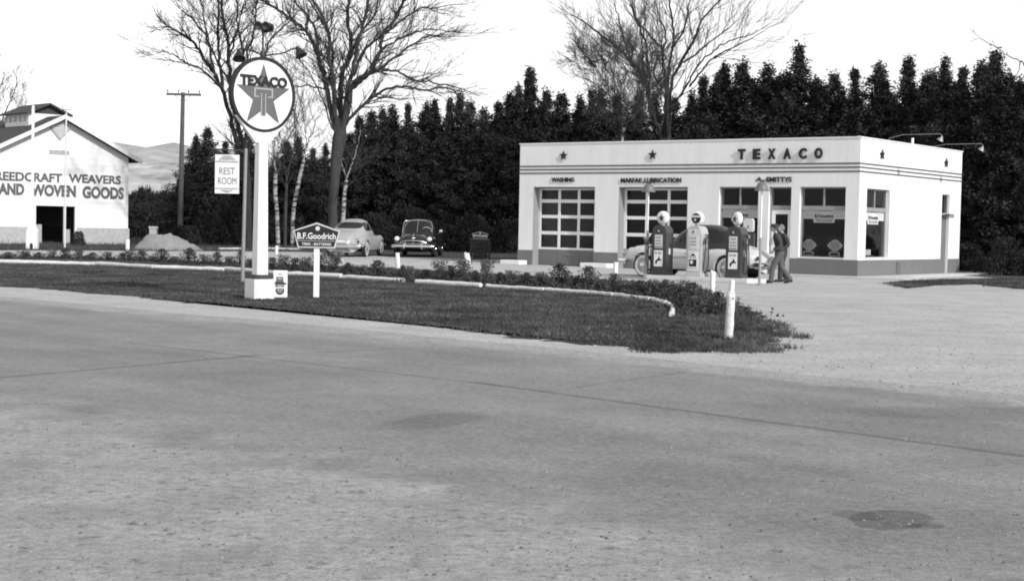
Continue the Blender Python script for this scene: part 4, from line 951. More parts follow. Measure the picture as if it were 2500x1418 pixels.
# gravel heap and block post
b3 = MB(); rnd = random.Random(4); c0 = G(405,611); vs = []; NX, NY = 40, 16
for i in range(NX+1):
    for j in range(NY+1):
        x = -1.7+3.7*i/NX; y = -1.4+2.8*j/NY
        h_ = .84*max(0,1-math.hypot((x+.15)/1.75, y/1.3))**.9 + .38*max(0,1-math.hypot((x+1.15)/.8, y/.8))
        h_ += (.028*rnd.gauss(0,1)*min(1,h_*3) if h_ > .03 else 0); vs.append((x,y,h_-.02))
b3.add(vs, [(i*(NY+1)+j,(i+1)*(NY+1)+j,(i+1)*(NY+1)+j+1,i*(NY+1)+j+1) for i in range(NX) for j in range(NY)])
gp = b3.build('gravel_heap', M['pile'], smooth=True); gp.location = c0+Vector((0,1.2,0)); tag(gp, 'pale heap of gravel to the right of the barn', 'gravel heap')
b3 = MB(); b3.box(-.17,.17,-.17,.17,0,1.0); b3.box(-.20,.20,-.20,.20,1.0,1.12); b3.box(-.19,.19,-.19,.19,.45,.5); bk = b3.build('block_post', M['conc_dark'], bevel=.015); bk.location = at(374,600,76.5)*1.0; bk.location.z = .0; tag(bk, 'short stone block post standing behind the gravel heap', 'post')
# ------------------------------------------------------------ pole sign
sp = G(628,731); sp.y += .28
ps = thing('pole_sign', 'tall white tapered pole sign with a round star disc and dark rim', 'sign', sp, 0)
PR = math.radians(42)
def sq(a, z, c=.28):
    c *= a; q = [(a-c,-a),(a,-a+c),(a,a-c),(a-c,a),(-a+c,a),(-a,a-c),(-a,-a+c),(-a+c,-a)]
    return [(x*math.cos(PR)-y*math.sin(PR), x*math.sin(PR)+y*math.cos(PR), z) for x, y in q]
b3 = MB(); b3.prism_xy([p_[:2] for p_ in sq(.235,0)], 0, .385); b3.build('base', M['white'], ps, bevel=.008)
b3 = MB(); b3.prism_xy([p_[:2] for p_ in sq(.205,0)], .386, .47); b3.build('base_cap', M['darkgrey'], ps)
b3 = MB(); b3.add(sq(.125,.47)+sq(.096,3.05), [(i,(i+1)%8,8+(i+1)%8,8+i) for i in range(8)]+[tuple(range(8)),tuple(range(8,16))]); b3.build('pole', M['white'], ps)
dc = at(642,228,28.6).z; rad = .72
sg = bpy.data.objects.new('sign_disc', None)
def rot_local(o, x=0, y=0): o.rotation_euler = (0,0,PR); o.location = (x,y,0)
b3 = MB(); b3.prism_xz([(-.16,3.00),(.16,3.00),(.60,dc-.42),(.45,dc-.5),(-.45,dc-.5),(-.60,dc-.42)], -.045,.045); o = b3.build('bracket', M['white'], ps, bevel=.01); rot_local(o)
b3 = MB(); b3.lathe([(rad-.055,-.06),(rad,-.06),(rad,.06),(rad-.055,.06),(rad-.055,-.06)], 56, (0,0,dc), 'y')
b3.f = b3.f[:-2]; o = b3.build('rim', M['letter'], ps, smooth=True); rot_local(o)
b3 = MB(); b3.lathe([(rad-.058,-.035),(rad-.058,.035)], 56, (0,0,dc), 'y'); disc = b3.build('sign_disc', M['white'], ps); rot_local(disc)
for sgn in (-1,):
    y0 = sgn*.036
    b3 = MB(); b3.prism_xz(star_poly(.63,(0,dc-.04),.385), y0-.012, y0-.001); so_ = b3.build('star', M['signstar'], disc)
    # outlined T
    def Tout(k): 
        return [(-.045-k,dc-.40),(-.045-k,dc+.02-k),(-.10-k*.0,dc+.02-k),(-.10,dc-.045-k),(-.20-k,dc-.045-k),(-.20-k,dc+.11+k),(.20+k,dc+.11+k),(.20+k,dc-.045-k),(.10,dc-.045-k),(.10,dc+.02-k),(.045+k,dc+.02-k),(.045+k,dc-.40)]
    b3 = MB(); b3.prism_xz(Tout(.012), y0-.017, y0-.0125); b3.build('letter_outline', M['starline'], so_)
    b3 = MB(); b3.prism_xz([(x*.88 if abs(x) > .05 else x*.75, dc+(z-dc)*.985 if z < dc-.3 else (z-.016 if z > dc+.05 else z+.016*(1 if z < dc else 0)-0.0)) for x, z in Tout(0)], y0-.020, y0-.0172); b3.build('letter_face', M['signstar'], so_)
    text('TEXACO', 'lettering', M['letter'], disc, (0,y0-.022,dc+.255), w=1.05, h=.205, depth=.02, bold=.045)
# lamps over the sign
tz = dc+rad
def signlamp(pts, rot, name='lamp_arm'):
    b3 = MB(); b3.tube(smooth_path(pts), .016, 8); ao = b3.build(name, M['shade'], ps, smooth=True); rot_local(ao)
    s_ = MB(); s_.lathe([(.03,.06),(.045,.0),(.09,-.07),(.125,-.15),(.12,-.153),(.07,-.07),(.03,-.03)], 18); so_ = s_.build('lamp_shade', M['shade'], ao, smooth=True); so_.location = pts[-1]; so_.rotation_euler = rot
signlamp([(0,0,tz-.02),(.10,-.03,tz+.04),(.38,-.10,tz+.10),(.58,-.18,tz+.20),(.66,-.22,tz+.19)], (math.radians(-25),math.radians(-15),0))
signlamp([(0,0,tz-.02),(-.10,-.03,tz+.05),(-.38,-.10,tz+.09),(-.60,-.16,tz+.09),(-.64,-.17,tz+.02)], (math.radians(-25),math.radians(10),0))
b3 = MB(); b3.tube([(0,0,tz-.02),(0,0,tz+.62)], [.022,.018], 8); b3.lathe([(.05,tz-.01),(.055,tz+.06),(.03,tz+.12)], 12); po = b3.build('lamp_mast', M['shade'], ps, smooth=True); rot_local(po)
for x, y, rt in ((-.14,-.06,(-70,-20,0)),(.02,-.10,(-75,0,0)),(.16,-.06,(-60,35,0)),(.10,.08,(70,25,0))):
    s_ = MB(); s_.lathe([(.025,.05),(.045,.0),(.08,-.06),(.085,-.12),(.07,-.13),(.02,-.10)], 16); so_ = s_.build('floodlight', M['shade'], ps, smooth=True)
    q = Matrix.Rotation(PR, 3, 'Z') @ Vector((x,y,tz+.60)); so_.location = q; so_.rotation_euler = [math.radians(a) for a in rt]
# ------------------------------------------------------------ hanging rest room sign
rp_ = G(592,688); rr = thing('hanging_sign', 'grey post with a pale hanging board reading rest room', 'sign', rp_, 0)
s_ = 1/(F/rp_.y)
ht_ = at(598,368,rp_.y).z
b3 = MB(); b3.tube([(0,0,0),((600-592)*s_*.6,0,ht_+.05)], [.05,.038], 10); b3.build('pole', M['metal_grey'], rr, smooth=True)
b3 = MB(); b3.tube([(.08,0,ht_),(-.80,0,ht_+.02)], .018, 8); b3.tube([(.08,0,ht_-.1),(-.10,0,ht_)], .012, 6); b3.tube([(-.95,0,ht_+.04),(.55,0,ht_+.0)], .007, 5); b3.build('arm', M['darkgrey'], rr, smooth=True)
xl = at(525,425,rp_.y).x-rp_.x; xr = at(584,425,rp_.y).x-rp_.x; zt = at(555,378,rp_.y).z; zb = at(555,473,rp_.y).z
b3 = MB(); b3.box(xl,xr,-.02,.02,zb,zt); bd = b3.build('board', M['white'], rr, bevel=.006)
xc = (xl+xr)/2
b3 = MB(); b3.prism_xz([(xl+.08,zt-.13),(xr-.08,zt-.13),(xc+.1,zt-.02),(xc-.1,zt-.02)], -.026,-.021); b3.prism_xz([(xc-.18,zb+.09),(xc+.18,zb+.09),(xc,zb+.02)], -.026,-.021); b3.box(xl+.02,xr-.02,-.026,-.021,zt-.19,zt-.15); b3.box(xl+.02,xr-.02,-.026,-.021,zb+.11,zb+.14); b3.build('board_ornament', M['faded'], bd)
text('REST', 'lettering', M['star'], bd, (xc,-.024,zt-.40), w=.38, h=.17, depth=.004, bold=.0)
text('ROOM', 'lettering', M['star'], bd, (xc+.01,-.024,zt-.64), w=.45, h=.17, depth=.004, bold=.0)
b3 = MB()
for x in (xl+.06, xr-.06): b3.tube([(x,0,zt),(x,0,ht_+.01)], .008, 5)
b3.build('hanger', M['darkgrey'], rr)
# five-sided post sign
gs = thing('post_sign', 'dark five-sided sign with white lettering on a white post in the lawn', 'sign', G(772,727), 0)
sc_ = F/G(772,727).y
b3 = MB(); b3.box(-.055,.055,-.045,.045,0,(727-604)/sc_); b3.build('post', M['white'], gs, bevel=.008)
z0 = (727-605)/sc_; _, gpn = goodrich(gs, .92, .50, z0, True, -.05)
text('B.F.Goodrich', 'sign_lettering', M['white'], gpn, (0,-.078,z0+.235), w=.76, h=.125, depth=.004, bold=.018)
text('TIRES - BATTERIES', 'sign_lettering', M['white'], gpn, (0,-.078,z0+.075), w=.58, h=.05, depth=.004, bold=.01)
b3 = MB(); b3.box(-.42,.42,-.079,-.0765,z0+.135,z0+.142); b3.build('divider', M['offwhite'], gpn)
b3 = MB(); b3.prism_xz(circ(.045,16,(.02,z0+.385)), -.080,-.0765); b3.build('round_emblem', M['offwhite'], gpn)
# small upright white sign beside the base
ls = thing('small_sign', 'small upright white sign with dark badges beside the pole sign base', 'sign', G(684,730), 0)
b3 = MB(); b3.box(-.135,.135,-.05,.05,.03,.555); b3.build('sign_frame', M['white'], ls, bevel=.02)
b3 = MB(); b3.box(-.10,.12,-.07,.08,0,.03); b3.build('foot', M['darkgrey'], ls)
b3 = MB(); b3.box(-.07,.06,-.055,-.051,.36,.43); b3.box(-.085,.075,-.055,-.051,.325,.352); b3.box(-.11,.12,-.056,-.051,.285,.32); b3.box(-.085,.075,-.055,-.051,.235,.275)
b3.prism_xz([(-.08,.205),(.08,.205),(.085,.15),(.05,.10),(0,.085),(-.05,.10),(-.085,.15)], -.055,-.051); b3.build('printed_badge', M['letter'], ls)
b3 = MB(); b3.box(-.05,.04,-.058,-.0555,.385,.405); b3.box(-.06,.06,-.058,-.0555,.165,.18); b3.box(-.05,.05,-.058,-.0555,.245,.262); b3.box(-.045,.045,-.058,-.0555,.13,.14); b3.build('badge_line', M['offwhite'], ls)
b3 = MB(); b3.box(-.045,.04,-.055,-.051,.475,.50); b3.build('heading', M['faded'], ls)
# ------------------------------------------------------------ white posts
POSTS = [(311,612,585,10,'white marker post beside the barn end of the gravel heap'),(674,652,600,8,'white marker post seen just right of the pole sign'),(972,656,617,11,'white marker post in front of the dark sedan bumper'),(1146,659,618,13,'leaning white marker post in front of the drum rack'),
 (1502,684,640,12,'white marker post in front of the lubrication bay car nose'),(1738,719,661,13,'pointed white marker post before the end pump'),(1785,742,683,13,'white marker post half hidden behind the large foreground post'),(1779,829,711,21,'large weathered white post at the island tip')]
for i, (x, yb, yt, wpx, lab) in enumerate(POSTS):
    p = G(x, yb); s_ = p.y/F; h_ = (yb-yt)*s_; w_ = wpx*s_/2; rnd = random.Random(i)
    lx = {3:-.10, 2:-.04, 7:.02}.get(i, 0.01)
    b3 = MB(); pts = [(lx*0,0,-.05),(lx*.4,0,h_*.4),(lx,0,h_*.985)]
    b3.tube([(lx*k/6+rnd.uniform(-.004,.004),0,h_*k/6*.98) for k in range(7)]+[(lx,.0,h_)], [w_*1.05,w_,w_*1.02,w_*.98,w_,w_*.99,w_*.97,w_*.70], 12)
    for k in range(len(b3.v)-12, len(b3.v)): x_, y_, z_ = b3.v[k]; b3.v[k] = (x_, y_, z_-(x_-lx)*(.5 if i in (3,5,4) else .12))
    o = b3.build('marker_post', M['log'] if i == 7 else M['white'], smooth=True); o.location = p; tag(o, lab, 'post', 'white marker posts round the island')
    if i == 7:
        p_ = o
        b3 = MB(); b3.lathe([(.014,-.006),(.014,0)], 10, (.035,-w_*.9,h_*.86), 'y'); b3.build('knot', M['darkgrey'], p_)
b3 = MB(); b3.lathe([(.03,0),(.03,.16),(.06,.17),(.06,.21),(.02,.23)], 12); o = b3.build('standpipe', M['darkgrey'], smooth=True); o.location = G(2402,700); tag(o, 'short dark capped pipe standing in the right hand grass patch', 'pipe')
# ------------------------------------------------------------ log edging
LOGS = [((-60,641),(110,645)),((113,645),(230,648)),((233,648),(375,656)),((378,656),(545,662)),((549,661),(640,668)),((643,668),(703,673)),((707,673),(833,679)),((837,681),(985,690)),((1016,693),(1174,702)),((1187,702),(1328,711)),((1331,711),(1437,718)),((1440,718),(1497,724)),((1500,724),(1588,735)),((1592,735),(1627,745)),((1630,746),(1642,758)),((1642,761),(1638,774))]
for i, (a, c) in enumerate(LOGS):
    A_, C_ = G(*a), G(*c); rnd = random.Random(i+50); n = 10; r_ = .062+.01*rnd.random(); pts = []
    if i > 8: r_ = .050
    for k in range(n+1):
        q = A_.lerp(C_, k/n); pts.append((q.x+rnd.gauss(0,.006), q.y+rnd.gauss(0,.01), r_*.8+rnd.gauss(0,.004)+.012*math.sin(k/n*math.pi)*(1 if i == 7 else 0)))
    o_ = Vector(pts[0]); b3 = MB(); b3.tube([Vector(p)-Vector((A_.x,A_.y,0)) for p in pts], [r_*rnd.uniform(.88,1.1) for _ in pts], 10)
    o = b3.build('edging_log', M['log'], smooth=True); o.location = (A_.x, A_.y, 0)
    tag(o, f'whitewashed log edging the flower bed, {ordinal(i)} piece counted from the left', 'log', 'whitewashed logs edging the flower bed')
for i, (a, c, lab) in enumerate((((535,610),(640,609),'pale low curb strip left of the pole sign by the wood edge'),((655,609),(735,611),'pale low curb strip between the pole sign and the five-sided sign'))):
    A_, C_ = G(*a), G(*c); b3 = MB(); n_ = 8; b3.tube([(A_.lerp(C_,k/n_)-A_)+Vector((0,.02*math.sin(k*2),.04)) for k in range(n_+1)], [.07+.01*math.sin(k*3) for k in range(n_+1)], 8); o = b3.build('curb_strip', M['offwhite'], smooth=True); o.location = A_; tag(o, lab, 'curb', 'pale curb strips before the wood')
# ------------------------------------------------------------ foliage helpers
def leaf_mesh(name, m, pts, size, rs_, up=.3, per=3, elong=1.6):
    """pts: Nx3 centres; small bent leaf quads"""
    n = len(pts)*per; C_ = np.repeat(pts, per, 0) + rs_.normal(0, size*(.7 if per < 10 else 1.5), (n,3))
    d = rs_.normal(0,1,(n,3)); d[:,2] = d[:,2]*.6+up; d /= np.linalg.norm(d,axis=1)[:,None]
    e = rs_.normal(0,1,(n,3)); e -= d*(e*d).sum(1)[:,None]; e /= np.linalg.norm(e,axis=1)[:,None]
    s_ = size*rs_.uniform(.6,1.3,n)[:,None]
    V_ = np.stack([C_-d*s_*elong*.5, C_+e*s_*.5, C_+d*s_*elong*.5, C_-e*s_*.5],1).reshape(-1,3)
    me = bpy.data.meshes.new(name); me.vertices.add(n*4); me.vertices.foreach_set('co', V_.ravel()); me.loops.add(n*4); me.loops.foreach_set('vertex_index', np.arange(n*4))
    me.polygons.add(n); me.polygons.foreach_set('loop_start', np.arange(n)*4); me.polygons.foreach_set('loop_total', np.full(n,4)); me.update(calc_edges=True); me.materials.append(m)
    return me
def obj_of(me, name, parent=None, loc=None):
    o = bpy.data.objects.new(name, me); COL.objects.link(o); o.parent = parent
    if loc is not None: o.location = loc
    return o
# garden plants
pv_ = []
for s_ in range(6):
    rs_ = np.random.RandomState(100+s_); n = 200; tall = s_ % 2
    h = rs_.uniform(0,.93,n)**.8; R0 = .5*(np.sin(h*np.pi*.9+.25)) if tall == 0 else .45*(.35+.75*h)
    a = rs_.uniform(0,6.28,n); q = np.sqrt(rs_.uniform(.1,1,n)); lump = 1+.35*np.sin(a*3+s_)+.2*np.sin(a*5+h*6)
    P_ = np.stack([R0*q*np.cos(a)*lump, R0*q*np.sin(a)*lump, h],1)
    lm = leaf_mesh('leaves', M['plant'] if tall else M['plant_dark'], P_, .062, rs_, .5, 4)
    stem = MB(); r2 = random.Random(s_)
    for k in range(9): t_ = r2.uniform(0,6.28); q_ = r2.uniform(.1,.35); stem.tube([(0,0,0),(q_*.5*math.cos(t_),q_*.5*math.sin(t_),.45),(q_*math.cos(t_),q_*math.sin(t_),.9)], [.02,.014,.006], 4)
    so_ = stem.build('stem', M['twig'], None); sm = so_.data; bpy.data.objects.remove(so_)
    pv_.append((lm, sm))
PL = [(20,631,14,34),(60,631,17,30),(95,631,14,24),(128,632,20,22),(160,633,26,26),(192,634,24,28),(225,634,16,30),(262,636,20,26),(300,637,18,26),(316,638,28,24),(345,639,24,34),(372,640,14,24),(396,641,30,34),(428,643,16,30),(462,645,36,36),(500,647,24,30),(530,648,30,26),(560,649,22,30),(588,650,34,24),(612,653,20,26),(665,657,26,32),(692,659,34,30),(722,660,28,36),(748,662,32,30),(780,664,36,34),(815,666,48,44),(850,670,26,34),(880,671,22,34),(922,675,36,40),(955,676,22,30),(982,678,28,26),(1000,690,38,26),
      (1040,682,22,30),(1072,684,44,34),(1100,685,34,34),(1130,687,50,40),(1160,689,26,26),(1187,692,54,34),(1220,693,26,30),(1250,695,32,36),(1285,698,30,34),(1318,700,34,30),(1368,703,54,56),(1405,705,30,36),(1436,707,52,44),(1468,710,28,34),(1500,713,42,34),(1535,716,30,40),(1562,720,32,40),(1590,722,36,44),(1625,727,40,50),(1655,733,44,54),(1690,740,46,54),(1722,745,38,48),(1752,757,42,44),(1700,765,40,44),(1660,757,38,40),(1780,770,40,40),(1735,772,34,36)]
KIND = ['leafy garden plant','low rounded garden plant','tall loose garden plant','dark bushy garden plant']
for i, (x, y, h_, w_) in enumerate(PL):
    p = G(x, y); s_ = p.y/F; lm, sm = pv_[i % 6]; hh = h_*s_*1.12; ww_ = w_*s_*1.2
    t = thing('garden_plant', f'{KIND[(i*7)%4]} in the flower bed, {ordinal(i)} counted from the left', 'plant', p, i*1.3, 'plants in the roadside flower bed')
    t.scale = (ww_, ww_, hh); obj_of(lm, 'leaves', t); obj_of(sm, 'stem', t)
    if x in (1655,1690,1660,1752,1735,1368,815,1700):
        rs_ = np.random.RandomState(i)
        for q in range(9): obj_of(leaf_mesh('flower', M['petal'], np.array([[rs_.uniform(-.4,.4), rs_.uniform(-.5,.1), rs_.uniform(.4,1.0)]]), .06, rs_, .3, 1, 1.0), 'flower', t)
# low ground cover in the bed
rs_ = np.random.RandomState(77); pts = []
for (x, y, h_, w_) in PL:
    p = G(x, y)
    for k in range(45): pts.append((p.x+rs_.normal(0,.38), p.y+rs_.normal(-.02,.22), abs(rs_.normal(.03,.05))))
struct(obj_of(leaf_mesh('ground_cover', M['plant_dark'], np.array(pts), .045, rs_, .6, 5), 'ground_cover'), 'stuff', 'low leafy ground cover between the garden plants', 'ground cover')
# ------------------------------------------------------------ conifers
def conifer_mesh(seed, ragged=.25, slim=1.0):
    rs_ = np.random.RandomState(seed); P_ = []
    nb = 310; ph = rs_.uniform(0,6.28,5); taper = rs_.uniform(.7,1.0)
    lean = rs_.normal(0,.012,2)
    for b in range(nb):
        h = .02+.98*rs_.uniform(0,1); a = rs_.uniform(0,6.283)
        lobe = 1+.22*math.sin(2*a+ph[0]+9*h)+.18*math.sin(3*a+ph[1]-14*h)+.20*math.sin(ph[2]+34*h)
        Rr = slim*(.235*taper*1.15*(1-math.exp(-((1-h)*3.4)**1.6))+.002)*(1+ragged*rs_.normal())*lobe; Rr = max(.008, Rr)
        m_ = max(2, int(2+20*min(1-h,.55))); da = rs_.normal(0,.25)
        for j in range(m_):
            q = (j+.8)/m_; P_.append((Rr*q*math.cos(a+da*q)+rs_.normal(0,.006)+lean[0]*h*h, Rr*q*math.sin(a+da*q)+rs_.normal(0,.006)+lean[1]*h*h, h-.03*q*(1-h)+.035*q*q*rs_.uniform(0,1)+.006*rs_.normal()))
    for j in range(12): P_.append((rs_.normal(0,.003)+lean[0], rs_.normal(0,.003)+lean[1], .93+.08*j/12))
    return np.array(P_)
CM = []
def build_conifer_variant(s_, hgt):
    P_ = conifer_mesh(s_, slim=[1,.72,1.1,.85,1.0,.62][s_%6], ragged=[.25,.35,.2,.3,.4,.3][s_%6])*hgt
    rs_ = np.random.RandomState(s_+40)
    return leaf_mesh('crown', M['conifer'], P_, .075, rs_, .25, 13, 2.2)
for s_ in range(7): CM.append(build_conifer_variant(s_, 10.0))
tr = MB(); tr.tube([(0,0,0),(.03,0,4),(0,.02,9)], [.16,.12,.02], 7); tro = tr.build('trunk', M['bark']); TRM = tro.data; bpy.data.objects.remove(tro)
SKY = [(438,440,96),(458,405,96),(478,335,97),(506,313,96),(530,372,98),(553,348,99),(585,352,97),(612,335,97),(640,380,94),(668,395,96),(700,345,95),(735,335,94),(768,365,95),(800,350,97),
 (850,330,98),(882,287,97),(905,276,96),(935,266,96),(962,259,95),(1000,256,94),(1032,250,95),(1065,248,94),(1100,245,93),(1120,232,94),(1147,250,92),(1180,264,92),(1215,254,93),(1245,226,92),(1268,214,91),(1298,170,91),(1330,225,90),(1370,230,90),(1410,234,89),(1440,223,88),(1480,217,88),(1512,238,88),(1556,228,87),(1600,234,87),(1645,240,86),(1690,225,86),(1722,190,85),(1742,178,84),(1770,163,84),(1795,214,83),(1820,158,83),(1846,203,82),(1871,163,82),(1905,190,81),(1932,178,80),(1956,118,79),(1985,198,79),(2006,213,78),(2036,182,77),(2060,218,77),(2088,174,76),(2131,155,75),(2166,203,74),(2216,146,73),(2256,192,72),(2280,178,72),(2316,144,70),(2350,168,69),(2390,150,68),(2426,133,66),(2458,188,65),(2494,205,64),(2540,160,63),(2600,180,62)]
SKY.sort()
for i, (x, yt, Y) in enumerate(SKY):
    top = at(x, yt, Y); h_ = top.z; rnd = random.Random(i+9); b = Vector((top.x, top.y, 0))
    t = thing('conifer', f'{"tall pointed" if yt < 180 and x > 1200 else "dark shaggy"} evergreen, {ordinal(i)} crown from the left along the tree line', 'conifer', b, rnd.uniform(0,6.28), 'evergreens along the tree line')
    w_ = h_/10*rnd.uniform(.85,1.35)
    if x == 1956: w_ *= 1.05
    t.scale = (w_, w_, h_/10.1); obj_of(CM[i%7], 'crown', t); obj_of(TRM, 'trunk', t)
rnd = random.Random(21)
for i in range(64):      # second row, filling behind the front crowns
    x = 850+ i*27+rnd.uniform(-10,10)
    near = min(SKY, key=lambda s: abs(s[0]-x)); Y = near[2]+rnd.uniform(5,11); yt = max([s[1] for s in SKY if abs(s[0]-x) < 45] or [240])+rnd.uniform(30,100)
    top = at(x, yt, Y); b = Vector((top.x, top.y, 0)); h_ = top.z
    t = thing('conifer', 'evergreen crown filling the gaps behind the front row of trees', 'conifer', b, rnd.uniform(0,6.28), 'evergreens behind the front row')
    w_ = h_/10*rnd.uniform(1.1,1.5); t.scale = (w_, w_, h_/10.1); obj_of(CM[(i*3+1)%7], 'crown', t); obj_of(TRM, 'trunk', t)
# forest-edge undergrowth
def bush_pts(rs_, n):
    a = rs_.uniform(0,6.283,n); c = rs_.uniform(0,1,n); q = rs_.uniform(.3,1,n)**.5; z = c
    r = np.sqrt(np.clip(1-(c*.9)**2,0,1))*q*(1+.25*np.sin(a*3)+.15*np.sin(a*7)); return np.stack([r*np.cos(a), r*np.sin(a), z],1)
BM = []
for s_ in range(4): 
    rs_ = np.random.RandomState(300+s_); BM.append(leaf_mesh('foliage', M['hedge'], bush_pts(rs_, 900), .05, rs_, .2, 5, 1.8))
stem = MB(); r2 = random.Random(8)
for k in range(14): t_ = r2.uniform(0,6.28); stem.tube([(0,0,0),(.3*math.cos(t_),.3*math.sin(t_),.45),(.7*math.cos(t_),.7*math.sin(t_),.85)], [.03,.02,.006], 4)
so_ = stem.build('stem', M['twig']); BSM = so_.data; bpy.data.objects.remove(so_)
rnd = random.Random(31)
def bush(x, y, hpx, wpx, lab, group='bushes along the forest edge', z=None):
    p = G(x, y); s_ = p.y/F; t = thing('bush', lab, 'bush', p, rnd.uniform(0,6.28), group); t.scale = (wpx*s_/2, wpx*s_/2, hpx*s_); obj_of(BM[rnd.randrange(4)], 'foliage', t); obj_of(BSM, 'stem', t)
bush(12,590,48,74,'dark clipped bush at the left edge beside the barn', None); bush(192,600,34,34,'small dark shrub at the right side of the barn doorway', None)
EB = [(450,601,90,80),(505,600,100,90),(560,600,110,90),(610,600,100,90),(660,600,80,80),(705,601,90,90),(755,601,100,90),(805,603,110,100),(860,606,110,100),(915,608,100,100),(965,610,110,100),(1015,611,100,90),(1060,612,100,90),(1105,614,105,95),(1150,615,100,90),(1200,617,110,90),(1245,618,100,90)]
for i, (x, y, h_, w_) in enumerate(EB): bush(x, y, h_*[.55,.8,1.0,.65,.9,.5,.75,1.05,.6,.85,.5,.95,.7,.6,.9,.55,.8][i], w_, f'dark undergrowth bush at the forest edge, {ordinal(i)} from the left behind the cars')
EB2 = [(2365,662,90,90),(2410,668,80,80),(2450,672,100,90),(2500,674,90,90),(2560,676,90,90)]
for i, (x, y, h_, w_) in enumerate(EB2): bush(x, y, h_*[.7,.5,.9,.6,1.0][i], w_, f'dark undergrowth bush, {ordinal(i)} to the right of the station back corner')
# young trees between barn and woods
HT_ = [(322,476),(338,470),(352,462),(368,478),(384,474),(398,476),(412,470),(428,480),(345,500),(375,498),(405,500),(330,510),(360,505),(392,508),(420,505)]
for i, (x, yt) in enumerate(HT_):
    Y = 118 if i < 8 else 108; top = at(x, yt, Y); t = thing('young_tree', f'grey-green young tree in the thicket right of the barn, {ordinal(i)} of the row', 'tree', Vector((top.x,top.y,0)), i*1.1, 'young trees right of the barn')
    w_ = .95 if i < 8 else 1.4; t.scale = (w_, w_, top.z); obj_of(BM[i%4], 'crown', t); obj_of(BSM, 'trunk', t)
# ------------------------------------------------------------ bare trees
def grow(mbT, mbC, p, d, length, r, lvl, rnd, up=.25, maxl=4, sp=.5):
    """one limb as polyline with children"""
    n = 4; pts = [p.copy()]; q = p.copy(); dd_ = d.copy()
    for k in range(n):
        dd_ = (dd_ + Vector((rnd.gauss(0,.13),rnd.gauss(0,.13),rnd.gauss(0,.10)+up*.10))).normalized(); q = q + dd_*(length/n); pts.append(q.copy())
    rs2 = [r*(1-.75*k/n) for k in range(n+1)]
    (mbT if r > .045 else mbC).tube(pts, [max(x, .0055) for x in rs2], 6 if r > .05 else 3, cap=False)
    if lvl >= maxl: return
    m_ = rnd.choice([3,4,4,5]) if lvl < maxl-1 else rnd.choice([3,4,5])
    for k in range(m_):
        i = rnd.randint(1, n); base = pts[i]; t_ = (pts[i]-pts[i-1]).normalized()
        ax_ = Vector((rnd.gauss(0,1),rnd.gauss(0,1),rnd.gauss(0,1))).cross(t_).normalized(); nd = (Matrix.Rotation(rnd.uniform(.35,.85)*sp*1.6,3,ax_) @ t_); nd.z += up*.35; nd.normalize()
        grow(mbT, mbC, base, nd, length*rnd.uniform(.5,.75), max(rs2[i]*.62,.008), lvl+1, rnd, up, maxl, sp)
def bare_tree(name, lab, cat, Y0, trunk, limbs, rscale, seed, barkm, spread=3.5, twigs=6.5, maxl=3, up=.3, tw_len=2.4, tr_only=False):
    rnd = random.Random(seed); T_, C_ = MB(), MB(); s_ = Y0/F; base = at(trunk[0][0], trunk[0][1], Y0); base.z = 0
    t = thing(name, lab, cat, base, 0)
    def conv(pts, dy0, dy1):
        out = []
        for k, pt in enumerate(pts):
            Yk = Y0 + dy0 + (dy1-dy0)*k/max(1,len(pts)-1); out.append(at(pt[0], pt[1], Yk)-base)
        return out
    tp = conv([(x,y) for x,y,r in trunk], 0, 0); tp[0].z = 0
    sm_ = smooth_path(tp, 4); tr_r = [r*s_ for x,y,r in trunk]; rr = []
    for i in range(len(tp)-1): rr += [tr_r[i]+(tr_r[i+1]-tr_r[i])*j/4 for j in range(4)]
    rr.append(tr_r[-1]); T_.tube(sm_, rr, 14)
    for (r0, r1, pts) in limbs:
        if math.hypot(pts[0][0]-trunk[-1][0], pts[0][1]-trunk[-1][1]) < 48: pts = [(trunk[-2][0], trunk[-2][1]+8)]+list(pts)
        dy = rnd.uniform(-spread, spread); P_ = conv(pts, 0, dy); SP = smooth_path(P_, 5); n = len(SP)
        rad = [max(.008, (r0+(r1-r0)*(k/(n-1))**.7)*s_*rscale*.60) for k in range(n)]
        for k in range(1, n-1): SP[k] = SP[k]+Vector((rnd.gauss(0,.03),rnd.gauss(0,.05),rnd.gauss(0,.03)))
        T_.tube(SP, rad, 8)
        Lg = sum((SP[k+1]-SP[k]).length for k in range(n-1)); nt_ = int(twigs*Lg/1.7)
        for k in range(nt_):
            i = rnd.randint(max(1,int(n*.22)), n-1); tdir = (SP[i]-SP[i-1]).normalized()
            ax_ = Vector((rnd.gauss(0,1),rnd.gauss(0,1),rnd.gauss(0,1))).cross(tdir).normalized(); nd = Matrix.Rotation(rnd.uniform(.4,1.0),3,ax_) @ tdir; nd.z += up*.5; nd.normalize()
            grow(T_, C_, SP[i], nd, tw_len*rnd.uniform(.5,1.1)*(1-.35*i/n), min(rad[i]*.55,.05), 1, rnd, up, maxl)
        grow(T_, C_, SP[-1], (SP[-1]-SP[-3]).normalized(), tw_len*.8, rad[-1]*.9, 1, rnd, up, maxl)
    T_.build('trunk', barkm, t, smooth=True, fix=False); C_.build('crown', M['twig'], t, fix=False)
    return t
